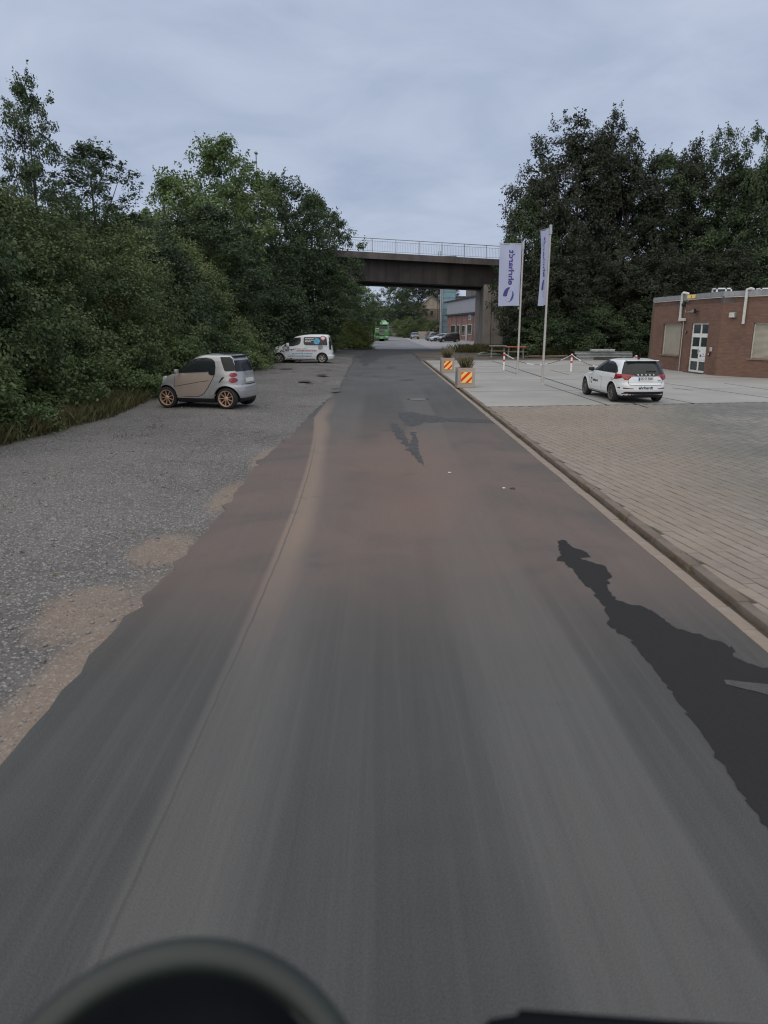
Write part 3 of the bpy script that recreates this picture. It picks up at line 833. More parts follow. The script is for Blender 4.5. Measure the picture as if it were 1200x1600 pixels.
ground_patch('dry_tongue', [(1128, 1063), (1160, 1066), (1200, 1070), (1240, 1080), (1240, 1102), (1200, 1087), (1165, 1078), (1135, 1071)], MT['road'], 0.008, .1, .004, 2)
ground_patch('damp_shade_patch', [(622, 646), (636, 643), (655, 646), (680, 650), (700, 654), (722, 653), (760, 656), (790, 660), (758, 661), (722, 660), (698, 658), (682, 660), (662, 661), (645, 667), (632, 664)], MT['damp_shade_soft'], 0.004, .14, .035, 4)
ground_patch('damp_shade_patch', [(609, 660), (618, 662), (628, 672), (636, 686), (640, 695), (634, 700), (626, 690), (615, 675)], MT['damp_shade_soft'], 0.004, .14, .03, 5)
ground_patch('damp_shade_patch', [(640, 674), (650, 676), (652, 690), (654, 705), (660, 718), (664, 732), (657, 722), (648, 712), (636, 703), (640, 694), (644, 685)], MT['damp_shade_soft'], 0.0045, .14, .025, 6)
ground_patch('damp_shade_patch', [(560, 558), (575, 548), (640, 546), (700, 548), (760, 550), (760, 554), (690, 556), (640, 553), (600, 556), (580, 566), (568, 573)], MT['damp_shade_soft'], 0.006, 1.2, .18, 7)  # wet band under the bridge, with the bridge's shadow painted in
for k, (x, y, w) in enumerate(((447, 580, 12), (503, 589, 9), (477, 600, 14), (523, 613, 8), (610, 575, 8), (560, 587, 4), (585, 588, 4), (636, 594, 14))):
    zz = 0.004 if x > 545 else 0.125
    ground_patch('pothole', [(x - w, y), (x - w * .4, y - 1.2), (x + w * .5, y - 1.5), (x + w, y - .2), (x + w * .3, y + 1.3), (x - w * .5, y + 1)], MT['damp_shade_soft'], zz, .2, .05, 20 + k)
# manhole cover
mx, my = G(653, 624)
mh = thing('manhole_cover', 'round pale manhole cover set into the asphalt beyond the forked damp stain', 'manhole cover', (mx, my, 0.0))
MB().lathe([(0, .010), (.30, .010), (.31, .004)], 28).obj('cover', MT['grey_render'], mh)
MB().lathe([(.315, .008), (.37, .008), (.38, .001)], 28).obj('cover_frame', MT['joint'], mh)
# small litter on the road
for (x, y, s, m_, nm, lb, ct) in ((702, 739, .035, 'dirty_white', 'paper_scrap', 'tiny white scrap of paper on the reddish asphalt', 'litter'),
                          (801, 764, .05, 'soil', 'dry_leaf', 'small dark dry leaf on the asphalt nearer the kerb', 'leaf'),
                          (787, 763, .03, 'dirty_white', 'pebble', 'tiny pale pebble beside the dry leaf on the asphalt', 'pebble')):
    X, Y = G(x, y)
    bm = bmesh.new(); bmesh.ops.create_icosphere(bm, subdivisions=1, radius=s)
    for v in bm.verts: v.co = Vector((v.co.x * random.uniform(.7, 1.3), v.co.y * random.uniform(.7, 1.3), v.co.z * .35))
    me = bpy.data.meshes.new(nm); bm.to_mesh(me); bm.free()
    o = obj(nm, me, MT[m_], label=lb, cat=ct); o.location = (X, Y, .008)

# loose gravel stones
def stones(n, seed):
    g = np.random.default_rng(seed)
    x = -2.25 - g.uniform(0, 1, n) ** 1.0 * 6.9; y = 3 + g.uniform(0, 1, n) ** 1.5 * 36
    s = g.uniform(.004, .012, n) * (1 + (g.uniform(0, 1, n) > .985) * 1.6)
    octv = np.array([(1, 0, 0), (0, 1, 0), (-1, 0, 0), (0, -1, 0), (0, 0, .7), (0, 0, -.5)], float)
    rot = g.uniform(0, 6.28, n)
    V = octv[None] * s[:, None, None] * g.uniform(.7, 1.3, (n, 6, 3))
    c, q = np.cos(rot)[:, None], np.sin(rot)[:, None]
    vx = V[:, :, 0] * c - V[:, :, 1] * q; vy = V[:, :, 0] * q + V[:, :, 1] * c
    V[:, :, 0] = vx + x[:, None]; V[:, :, 1] = vy + y[:, None]
    z = np.array([zgravel(a, b) for a, b in zip(x, y)]); V[:, :, 2] += (z + s * .25)[:, None]
    F = np.array([(0, 1, 4), (1, 2, 4), (2, 3, 4), (3, 0, 4), (1, 0, 5), (2, 1, 5), (3, 2, 5), (0, 3, 5)])
    Fa = (F[None] + (np.arange(n) * 6)[:, None, None]).reshape(-1, 3)
    me = bpy.data.meshes.new('loose_gravel'); me.vertices.add(n * 6); me.vertices.foreach_set('co', V.astype(np.float32).ravel())
    me.loops.add(len(Fa) * 3); me.loops.foreach_set('vertex_index', Fa.astype(np.int32).ravel())
    me.polygons.add(len(Fa)); me.polygons.foreach_set('loop_start', np.arange(0, len(Fa) * 3, 3, dtype=np.int32)); me.update(calc_edges=True)
    return me
obj('loose_gravel', stones(40000, 4), MT['stone'], kind='stuff', label='grey gravel stones strewn over the parking strip', cat='gravel')

# grass and weeds
def blades(name, pts, h, m, seed, lean=.35, w=.012, n_per=1, **k):
    g = np.random.default_rng(seed); P = np.array(pts, float); n = len(P)
    H = h * g.uniform(.4, 1.25, n); a = g.uniform(0, 6.28, n); ln = g.normal(0, lean, (n, 2)) * H[:, None]
    sx, sy = np.cos(a) * w, np.sin(a) * w
    V = np.zeros((n, 4, 3)); V[:, 0] = P; V[:, 0, 0] -= sx; V[:, 0, 1] -= sy
    V[:, 1] = P; V[:, 1, 0] += sx; V[:, 1, 1] += sy
    V[:, 2] = P; V[:, 2, 0] += ln[:, 0] * .55 + sx * .5; V[:, 2, 1] += ln[:, 1] * .55 + sy * .5; V[:, 2, 2] += H * .7
    V[:, 3] = P; V[:, 3, 0] += ln[:, 0]; V[:, 3, 1] += ln[:, 1]; V[:, 3, 2] += H
    return quads_mesh(name, V.reshape(-1, 3), m)
pts = []
gw = random.Random(12)
for _ in range(15000):
    y = gw.uniform(13, 64); x = -8.75 + gw.gauss(0, .45) - .25
    edge = -7.9 - .5 * math.sin(y * .5)
    if x > edge: continue
    pts.append((x, y, zgravel(x, y)))
for _ in range(6500):
    y = gw.uniform(14, 23.5); x = gw.uniform(-9.6, -7.2 - abs(y - 19) * .12)
    pts.append((x, y, zgravel(x, y)))
for _ in range(5000):
    y = gw.uniform(45, 58); x = gw.uniform(-9.5, -6.4 - .25 * abs(y - 50)); pts.append((x, y, zgravel(x, y)))
obj('weedy_grass', blades('weedy_grass', pts, .38, MT['grass'], 5), None, kind='stuff', label='weedy grass fringe between gravel and hedge', cat='grass')
pts = []
for cx, cy, n, r in ((11.2, 69, 900, 1.5), (8.6, 72, 1300, 1.5), (13.5, 60.5, 500, 1.2), (20, 61.5, 700, 3)):
    for _ in range(n): pts.append((cx + gw.gauss(0, r * .6), cy + gw.gauss(0, r * .5), .03))
obj('tall_weeds', blades('tall_weeds', pts, .75, MT['grass'], 6, w=.016), None, kind='stuff', label='tall weeds growing in front of the bridge pier', cat='weeds')

pts = []
for _ in range(46):
    y = gw.uniform(6, 54); x = kx(y) + .185 + gw.gauss(0, .015)
    for _k in range(gw.randint(8, 30)): pts.append((x + gw.gauss(0, .02), y + gw.gauss(0, .12), .0))
obj('kerb_weeds', blades('kerb_weeds', pts, .07, MT['grass'], 9, w=.004), None, kind='stuff', label='tiny weeds in the kerb joint', cat='weeds')
pts = []
for _ in range(60):
    y = gw.uniform(9, 55); x = -2.6 - gw.uniform(0, 6) ** 1.02
    for _k in range(gw.randint(10, 50)): pts.append((x + gw.gauss(0, .12), y + gw.gauss(0, .2), zgravel(x, y)))
obj('gravel_weeds', blades('gravel_weeds', pts, .05, MT['grass'], 10, w=.005), None, kind='stuff', label='sparse weeds growing through the gravel', cat='weeds')
gd = np.random.default_rng(77); nn_ = 1500
P_ = np.stack([-2.4 - gd.uniform(0, 1, nn_) ** .7 * 6.4, gd.uniform(6, 55, nn_), np.zeros(nn_)], 1); P_[:, 2] = [zgravel(a, b) + .012 for a, b in P_[:, :2]]
O_ = np.tile([0, 0, 1.0], (nn_, 1))
obj('leaf_litter', quads_mesh('leaf_litter', leaf_arrays(P_, O_, .05, gd, up=2.0), MT['dry_grass']), None, kind='stuff', label='fallen leaves lying on the gravel', cat='leaf litter')
# embankments
def bankz(x, y):
    return 0.08 + 2.2 * sstep(-x, 9.6, 13) + 1.6 * sstep(-x, 13, 18) - .12 * (1 - sstep(-x, 9.0, 9.6))
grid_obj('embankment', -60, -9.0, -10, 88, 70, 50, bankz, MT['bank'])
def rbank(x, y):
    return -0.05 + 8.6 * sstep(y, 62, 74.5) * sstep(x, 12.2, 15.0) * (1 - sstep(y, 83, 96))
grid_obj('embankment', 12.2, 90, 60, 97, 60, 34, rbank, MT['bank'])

# ------------------------------------------------------------------ left hedge bank
front = [
 (-10.6, 13.5, 6.2, 6.4, 'bramble2', 'dark hedge shrub at the photo\'s left edge, nearest of the bank', 0.3),
 (-10.9, 17.6, 6.0, 6.2, 'bramble', 'dark green hedge shrub second along the bank from the left edge', 1.3),
 (-10.8, 21.6, 5.6, 6.0, 'bramble2', 'leafy hedge shrub left of the silver car, rising above yellowish weeds', 2.1),
 (-10.6, 25.8, 5.4, 6.0, 'bramble', 'bramble covered shrub right behind the silver car\'s bonnet', 3.3),
 (-10.5, 30.0, 5.6, 6.2, 'bramble2', 'bramble covered shrub right behind the silver car\'s roof', 4.2),
 (-10.4, 34.5, 5.8, 6.4, 'thicket', 'dark shrub showing just right of the silver car\'s tail, farther back', 5.2),
 (-10.3, 39.4, 6.0, 6.6, 'bramble', 'hedge shrub between the two cars parked on gravel', 0.9),
 (-10.4, 44.5, 6.4, 7.0, 'bramble2', 'bushy shrub beside the white van\'s front bumper', 1.8),
 (-9.6, 51.0, 6.6, 7.6, 'thicket', 'very dark shrub directly behind the white van\'s bonnet', 2.6),
 (-8.8, 56.5, 7.2, 8.0, 'thicket', 'very dark shrub directly behind the white van\'s rear doors', 3.7),
 (-9.4, 62.5, 8.0, 9.0, 'thicket', 'dark overgrown shrub at the foot of the hidden left bridge end', 4.9),
]
for (x, y, h, w, v, lb, rz) in front:
    tree(v, x - .5, y, bankz(x - .5, y) * .35, h, w, rz, lb, name='hedge_shrub', cat='shrub', group='hedge shrubs along the left bank')
back = [
 (-14.2, 19, 5.6, 7.2, 'thicket', 'tall back-row shrub under the slim tree at the left edge', .5),
 (-14.4, 24.5, 5.4, 7.0, 'bramble', 'back-row shrub under the feathery tree near the left edge', 1.5),
 (-14.2, 30, 5.6, 7.4, 'bramble2', 'back-row shrub in the sky gap beside the feathery tree', 2.5),
 (-13.6, 36, 6.4, 7.6, 'thicket', 'back-row shrub high above the silver car', 3.5),
 (-13.6, 43, 6.6, 8.0, 'bramble', 'back-row shrub under the tall pale green tree', 4.5),
 (-13.0, 51, 7.2, 8.4, 'thicket', 'back-row shrub below the dark round tree crowns', 5.5),
]
for (x, y, h, w, v, lb, rz) in back:
    tree(v, x, y, bankz(x, y) - .3, h - 1.0, w, rz, lb, name='hedge_shrub', cat='shrub', group='hedge shrubs along the left bank')
for (x, y, h, w, v, lb, rz) in (
  (-9.1, 20.0, 1.7, 2.8, 'low', 'low leafy bramble at the gravel edge left of the silver car', .2),
  (-9.3, 24.5, 1.9, 3.2, 'low', 'low leafy bramble touching the silver car\'s front', 1.2),
  (-8.9, 30.5, 2.2, 3.6, 'low', 'low bramble mound behind the silver car\'s rear window', 2.2),
  (-8.6, 36.0, 2.2, 3.8, 'low', 'low bramble mound right of the silver car', 3.2),
  (-8.4, 41.5, 2.0, 3.8, 'low', 'low weedy bramble just before the white van\'s nose', 4.2),
  (-9.2, 15.8, 1.6, 2.8, 'low', 'low bramble spilling onto gravel at the left edge', 5.2)):
    tree(v, x, y, .05, h, w, rz, lb, name='bramble_bush', cat='bush', group='low brambles at the gravel edge')

def ptree(key, px, topy, Y, wpx, zb, rz, label, name='broadleaf_tree', cat='tree', group=None, z_extra=0, D=None):
    x, _, ztop = atY(px, topy, Y)
    t = Y / ray(px, topy)[1]
    return tree(key, x, Y, zb, (ztop - zb + z_extra) * 0.955, wpx / F_PX * t, rz, label, name, cat, group, D)
GL = 'trees above the left hedge'
ptree('slim', 38, 122, 25, 95, 3.2, 0.4, 'slim open-crowned tree against the sky at the photo\'s left edge', group=GL)
ptree('pale', 2, 300, 23, 120, 2.6, 1.4, 'short leafy tree beneath the slim tree at the left edge', group=GL)
ptree('slim', 138, 226, 31, 130, 3.0, 2.4, 'feathery dark tree second from the left edge, with drooping tips', group=GL)
ptree('dark', 205, 335, 36, 150, 2.6, 2.9, 'low dark tree filling the dip between the feathery and the tall pale trees', group=GL)
ptree('mid', 275, 285, 48, 150, 2.4, 3.4, 'mid green tree on the left flank of the tall pale tree', group=GL)
ptree('mid', 340, 224, 54, 165, 2.2, 4.4, 'tallest mid green tree of the left bank, rising to a point', group=GL)
ptree('dark', 425, 272, 62, 160, 2.0, 5.4, 'dark round tree below the street lamp, left of the bridge', group=GL)
ptree('dark', 488, 300, 68, 120, 1.2, 0.7, 'dark round tree touching the left end of the bridge railing', group=GL)
ptree('dark', 505, 402, 64, 100, .5, 1.7, 'lower dark tree covering the bridge girder\'s left end', group=GL)
ptree('dark', 322, 320, 44, 170, 1.6, 2.7, 'dark tree standing before the trunk of the tallest left tree', group=GL)
# beyond the bridge, left side of the road
GF = 'far trees seen under the bridge'
ptree('dark', 536, 436, 96, 80, 0, .3, 'dark tree right below the bridge soffit, left of the far road', group=GF)
ptree('mid', 562, 444, 112, 62, 0, 1.3, 'green tree sloping down to the sky gap under the bridge', group=GF)
ptree('dark', 583, 470, 138, 40, 0, 2.3, 'small dark tree above and behind the green truck', group=GF)
ptree('dark', 600, 478, 215, 44, 0, 2.9, 'distant tree closing the road end behind the green truck', group=GF)
ptree('dark', 622, 436, 205, 52, 0, 3.3, 'dark tree just right of the sky gap under the bridge', group=GF, z_extra=1.5)
ptree('brown', 655, 428, 215, 62, 0, 4.3, 'big dark tree left of the gabled house', group=GF)
ptree('dark', 690, 428, 235, 55, 0, 4.9, 'dark tree behind the gabled house and teal tower', group=GF)
ptree('dark', 640, 470, 190, 60, 0, 5.3, 'broad dark tree above the far green hedge', group=GF)
tree('yellow', -3.5, 83.5, 0, 3.0, 4.4, .4, 'bright yellow-green bush under the bridge, left of the far road', name='roadside_bush', cat='bush')
tree('low', -5.9, 74.0, 0, 3.3, 4.2, 2.4, 'darker bush beside the yellow-green one under the bridge', name='roadside_bush', cat='bush')
tree('thicket', -5.0, 92, 0, 5.0, 5.2, 2.4, 'dark roadside bush left of the green truck\'s lane, nearer one', name='roadside_bush', cat='bush')
tree('thicket', -5.6, 112, 0, 6.4, 6.4, 3.4, 'dark roadside bush reaching the green truck\'s mirror', name='roadside_bush', cat='bush')
GH = 'hedge bushes behind the far yard'
for k, (px, ty, wd, lb) in enumerate(((622, 500, 26, 'leftmost green hedge bush behind the far yard'), (640, 497, 30, 'green hedge bush behind the small oncoming car'),
                                      (660, 499, 30, 'green hedge bush in front of the gabled house, left half'), (680, 501, 28, 'green hedge bush at the foot of the teal tower'))):
    ptree('bramble' if k % 2 else 'bramble2', px, ty, 176 - k * 3, wd * 1.3, 0, k * 1.1, lb, name='hedge_bush', cat='bush', group=GH)
# right side woodland on the embankment before and beside the bridge
GR = 'trees of the dark wood on the right'
rt = [
 ('edge', 820, 306, 66, 84, .0, .4, 'lower dark tree hiding the right end of the bridge railing', 'low', None),
 ('brown', 850, 268, 68, 120, .0, 1.1, 'dark tree standing directly behind the right-hand flag', '', None),
 ('brown', 905, 196, 70, 150, .0, 1.7, 'tallest tree of the right wood, its top left of centre of the wood', '', None),
 ('brown2', 950, 190, 72, 120, .0, 2.2, 'narrow crown tree just right of the tallest one in the wood', '', None),
 ('brown', 985, 226, 69, 130, .0, 2.7, 'round dark tree above the parked white hatchback', '', None),
 ('dark', 1040, 238, 71, 125, .0, 3.4, 'dark tree above the left corner of the brick building', '', None),
 ('brown', 1090, 232, 70, 130, .0, 4.1, 'dark tree above the building door', '', None),
 ('airy', 1135, 200, 70, 115, .0, 4.8, 'open-crowned tree near the right edge with sky showing through', '', None),
 ('airy', 1185, 200, 66, 120, .0, 5.5, 'open-crowned tree cut by the photo\'s right edge', '', None),
 ('dark', 1165, 262, 68, 160, .0, .9, 'dense dark tree filling the wood behind the roof skylights', '', None),
 ('dark', 1235, 225, 66, 160, .0, 2.9, 'dark tree reaching in from beyond the right edge', '', None),
]
for (v, px, ty, Y, wd, zb, rz, lb, _a, _b) in rt:
    x = atY(px, ty, Y)[0]
    ptree(v, px, ty, Y, wd, max(0, rbank(x, Y) - .5), rz, lb, group=GR)
low = [(822, 420, 63, 78, 'brown', 'low dark tree behind the left-hand flag, by the pier'), (858, 395, 63.5, 110, 'brown', 'low tree behind the right-hand flagpole'),
       (920, 385, 63, 120, 'brown', 'low brownish tree left of the white hatchback, front row of the wood'), (975, 400, 62.5, 110, 'brown', 'low dark tree directly above the steel beam stack'),
       (1030, 395, 62, 120, 'brown', 'low dark tree touching the brick building\'s left corner'), (1090, 400, 61.5, 130, 'brown', 'low dark tree just over the flat roof\'s lamp'),
       (1150, 395, 60, 130, 'brown', 'low dark tree behind the first roof skylight'), (1210, 390, 60, 140, 'dark', 'low dark tree behind the second roof skylight')]
for k, (px, ty, Y, wd, v, lb) in enumerate(low):
    ptree(v, px, ty, Y, wd, 0, k * .83, lb, group=GR)
for k, (x, y, h, w, lb) in enumerate(((13.2, 61.5, 3.6, 5.5, 'thicket at the pier foot, behind the orange table'), (17.5, 61, 4.4, 6, 'thicket behind the right-hand flagpole\'s foot'),
                                      (22.5, 60.5, 4.6, 6.4, 'thicket behind the steel beam stack'), (28, 59.5, 5, 7, 'thicket left of the brick building\'s corner'), (34, 58, 5, 7, 'thicket hidden mostly behind the brick building'))):
    tree('thicket', x, y, -.05, h, w, k * 1.3, 'dark ' + lb, name='understorey_shrub', cat='shrub', group='dark thickets along the wood edge')

# ------------------------------------------------------------------ bridge
B0 = atY(530, 391, 72.5); B1 = atY(770, 404.5, 77.0)
bd = Vector((B1[0] - B0[0], B1[1] - B0[1])); bl = bd.length; bd.normalize(); bn = Vector((-bd.y, bd.x))
bslope = (B1[2] - B0[2]) / bl
def BP(s, w, z):                       # s along bridge from B0, w away from the camera, z relative to the deck edge top
    return (B0[0] + bd.x * s + bn.x * w, B0[1] + bd.y * s + bn.y * w, B0[2] + bslope * s + z)
bridge = thing('road_bridge', 'dark weathered concrete road bridge with railing crossing over the far end of the road', 'bridge', BP(0, 0, -B0[2]))
def bobj(mb, name, m, sm=None, par=None, **k):
    o = mb.obj(name, m, par or bridge, sm, **k)
    if (par or bridge) is bridge: o.location = -Vector(bridge.location)
    return o
TB = lambda v: BP(*v)
S0, S1 = -26, 34
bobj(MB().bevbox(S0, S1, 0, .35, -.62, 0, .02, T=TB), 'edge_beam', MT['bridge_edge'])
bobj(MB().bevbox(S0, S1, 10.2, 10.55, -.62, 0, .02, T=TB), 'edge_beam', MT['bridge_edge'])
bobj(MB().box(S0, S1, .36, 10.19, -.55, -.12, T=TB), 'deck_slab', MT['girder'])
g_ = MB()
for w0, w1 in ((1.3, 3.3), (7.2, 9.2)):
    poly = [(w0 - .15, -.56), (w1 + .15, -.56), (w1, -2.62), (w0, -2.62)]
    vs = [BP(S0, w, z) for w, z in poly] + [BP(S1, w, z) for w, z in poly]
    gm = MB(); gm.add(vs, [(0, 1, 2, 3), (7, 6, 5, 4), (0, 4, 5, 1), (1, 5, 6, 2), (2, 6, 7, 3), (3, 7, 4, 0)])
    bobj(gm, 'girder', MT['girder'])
# pier / abutment
sA = (10.15 - B0[0]) / bd.x
zpt = BP(sA, 2, -2.63)[2]
bobj(MB().prism([(10.15, 75.2), (12.9, 75.9), (13.3, 84.0), (10.95, 83.6)], -.3, zpt), 'pier', MT['pier'])
bobj(MB().prism([(10.95, 75.38), (11.0, 75.39), (11.0, 75.5), (10.95, 75.49)], 0, zpt - .02), 'pier_joint', MT['joint'])
bobj(MB().box(sA + 3.4, sA + 14, 3, 9.6, -B0[2] - bslope * sA - .3, -.6, T=TB), 'abutment_wall', MT['pier'])
sL = -9.6
bobj(MB().box(sL - 10, sL, 1.0, 9.6, -B0[2] - .3, -2.63, T=TB), 'abutment_wall', MT['pier'])
# railing
s = S0 + .3; post = None
while s < S1:
    m_ = MB().bevbox(-.035, .035, -.03, .03, 0, 1.28, .006)
    if post is None: post = m_.mesh('post')
    if not post.materials: post.materials.append(MT['grey_metal'])
    o = obj('railing_post', post, None, bridge); o.location = Vector(BP(s, .16, 0)) - Vector(bridge.location)
    s += 2.42
bobj(MB().tube([BP(S0, .16, 1.28), BP(S1, .16, 1.28)], .035, 8), 'handrail', MT['grey_metal'])
bobj(MB().tube([BP(S0, .16, 1.05), BP(S1, .16, 1.05)], .018, 6), 'upper_rail', MT['grey_metal'])
bobj(MB().tube([BP(S0, .16, .14), BP(S1, .16, .14)], .018, 6), 'lower_rail', MT['grey_metal'])
bal = MB(); s = S0 + .3
while s < S1:
    bal.box(s - .008, s + .008, .152, .168, .14, 1.05, T=TB); s += .17
bobj(bal, 'baluster', MT['grey_metal'], kind='stuff')
# street lamp on the bridge approach
lx, ly, lz = atY(400, 240, 74)
lamp = thing('street_lamp', 'thin grey street lamp rising above the left tree tops from the bridge road', 'street lamp', (lx, ly, 9.6))
H = lz - 9.6
MB().tube([(0, 0, -1.6), (0, 0, H * .6), (0, 0, H)], [.11, .08, .055], 10).obj('pole', MT['grey_metal'], lamp, 40)
MB().bevbox(-.14, .14, -.34, .34, H - .02, H + .12, .04).obj('lamp_head', MT['grey_metal'], lamp, 40)

# ------------------------------------------------------------------ far buildings
t_ = (130, 158)
def wall_quad(mb, C, D, s0, s1, z0, z1, th=.25, out=0.0):
    nx, ny = -D[1], D[0]                       # outward-left normal
    def T(v): return (C[0] + D[0] * v[0] + nx * v[1], C[1] + D[1] * v[0] + ny * v[1], v[2])
    mb.box(s0, s1, out - th, out, z0, z1, T=T); return mb
fd = Vector((-.083, 1)).normalized(); FC = (16.2, 131.5); FD = (fd.x, fd.y)
factory = thing('factory_building', 'long industrial building beyond the bridge with grey upper cladding over red brick', 'building', (0, 0, 0))
wall_quad(MB(), FC, FD, -30, 29, 0, 4.75).obj('brick_wall', MT['far_brick'], factory)
wall_quad(MB(), FC, FD, -30, 28.2, 5.05, 7.55, .3, .25).obj('upper_cladding', MT['grey_sheet'], factory)
wall_quad(MB(), FC, FD, -30, 29, 4.75, 5.05, .9, .45).obj('canopy_edge', MT['black'], factory)
mb = MB()
def TF(v): return (FC[0] + FD[0] * v[0] - FD[1] * v[1], FC[1] + FD[1] * v[0] + FD[0] * v[1], v[2])
mb.box(-30, 31, -18, .55, 7.56, 7.8, T=TF).obj('roof', MT['black'], factory)
mb = MB(); mb.box(-30, 28.9, -17.5, -.4, 0, 7.5, T=TF).obj('rear_block', MT['grey_render'], factory)
for s0, w, z0, z1, rows in ((2.2, 3.4, 1.2, 2.9, 6), (8.5, 3.0, .9, 2.7, 4), (14.0, 3.0, 1.2, 2.8, 5), (19, 5, 1.1, 2.8, 7), (-4, 3.6, 1.2, 2.9, 6), (3.2, 2.4, 3.9, 4.6, 4)):
    f = MB().box(s0 - .1, s0 + w + .1, 0, .06, z0 - .1, z1 + .1, T=TF).obj('window', MT['dirty_white'], factory)
    pw = w / rows
    for k in range(rows):
        MB().box(s0 + k * pw + .06, s0 + (k + 1) * pw - .06, .05, .08, z0, z1, T=TF).obj('pane', MT['pane'], f)
d_ = MB().box(6.3, 7.5, 0, .08, 0, 2.9, T=TF).obj('door', MT['dirty_white'], factory)
for s0 in (1.0, 6.0, 11.8, 17.5, 23.5):
    MB().box(s0, s0 + .35, 0, .12, 0, 4.7, T=TF).obj('pilaster', MT['grey_render'], factory)
# blocks behind
x, y, z = atY(715, 456, 172)
blk = thing('concrete_block_building', 'grey block building stepping up behind the factory roof', 'building', (x, y, 0))
MB().box(-1.2, 16, 0, 14, 0, z - 1.2).obj('wall', MT['grey_render'], blk)
MB().box(3.5, 20, 3, 14, z - 1.2, z + 4).obj('upper_storey', MT['grey_render'], blk)
fr = MB().box(5.5, 10, 2.9, 3.0, z - .9, z + .6).obj('window_band', MT['grey_sheet'], blk)
MB().box(-1.3, 16.1, -.12, 14.1, z - 1.2, z - .95).obj('parapet', MT['bridge_edge'], blk)
# teal tower
x, y, _ = atY(699, 525, 166)
tower = thing('steel_silo_tower', 'pale teal clad tower with horizontal bands left of the factory', 'tower', (x, y, 0))
TH = 17.5
MB().bevbox(-1.35, 1.5, -1.5, 1.5, 0, TH, .05).obj('shaft', MT['teal'], tower)
z = 1.2
while z < TH:
    MB().box(-1.4, 1.55, -1.56, 1.56, z, z + .10).obj('band', MT['grey_render'], tower); z += 1.25
MB().tube([(-1.75, -1.5, 0), (-1.75, -1.5, TH - .5)], .17, 10).obj('downpipe', MT['steel'], tower, 40)
MB().tube([(-1.42, -1.68, 0), (-1.42, -1.68, TH - .5)], .12, 8).obj('downpipe', MT['grey_sheet'], tower, 40)
lad = MB(); lad.box(-2.5, -2.42, -1.55, -1.45, 0, TH + 1).box(-2.05, -1.97, -1.55, -1.45, 0, TH + 1)
z = .4
while z < TH: lad.box(-2.45, -2.0, -1.53, -1.47, z, z + .06); z += .45
lad.obj('ladder', MT['black'], tower, kind='stuff')
# gabled house
x, y, zt = atY(675, 462, 196)
hs = thing('gabled_house', 'small pale gabled house among dark trees left of the teal tower', 'house', (x, y, 0))
hw = 3.3
MB().box(-hw, hw, 0, 8, 0, 3.4).obj('lower_wall', MT['house_wall'], hs)
MB().box(-hw - .1, hw + .1, -.1, 8, 3.4, zt - 3.3).obj('upper_wall', MT['house_brown'], hs)
gm = MB(); zg = zt - 3.3
gm.add([(-hw - .2, -.12, zg), (hw + .2, -.12, zg), (0, -.12, zt), (-hw - .2, 8, zg), (hw + .2, 8, zg), (0, 8, zt)], [(0, 1, 2), (5, 4, 3), (0, 2, 5, 3), (1, 4, 5, 2), (0, 3, 4, 1)])
gm.obj('gable', MT['house_wall'], hs)
rf = MB()
for sgn in (-1, 1):
    rf.add([(sgn * (hw + .7), -.5, zg - .35), (0, -.5, zt + .12), (0, 8.4, zt + .12), (sgn * (hw + .7), 8.4, zg - .35),
            (sgn * (hw + .7), -.5, zg - .55), (0, -.5, zt - .08), (0, 8.4, zt - .08), (sgn * (hw + .7), 8.4, zg - .55)],
           [(0, 1, 2, 3), (4, 7, 6, 5), (0, 4, 5, 1), (3, 2, 6, 7), (0, 3, 7, 4)])
rf.obj('roof', MT['house_brown'], hs)
MB().box(-.35, .35, -.16, -.1, zg - 1.6, zg - .6).obj('window', MT['pane'], hs)
MB().box(-hw - .15, hw + .15, -.16, -.1, 3.3, 3.5).obj('cornice', MT['house_brown'], hs)
# white block wall piece
x, y, _ = atY(655, 528, 160)
ww = thing('low_white_wall', 'low pale wall block left of the three cars parked by the factory', 'wall', (x + 1.2, y, 0))
MB().bevbox(-1.4, 2.0, -.2, .2, 0, 1.5, .03).obj('wall_block', MT['house_wall'], ww)

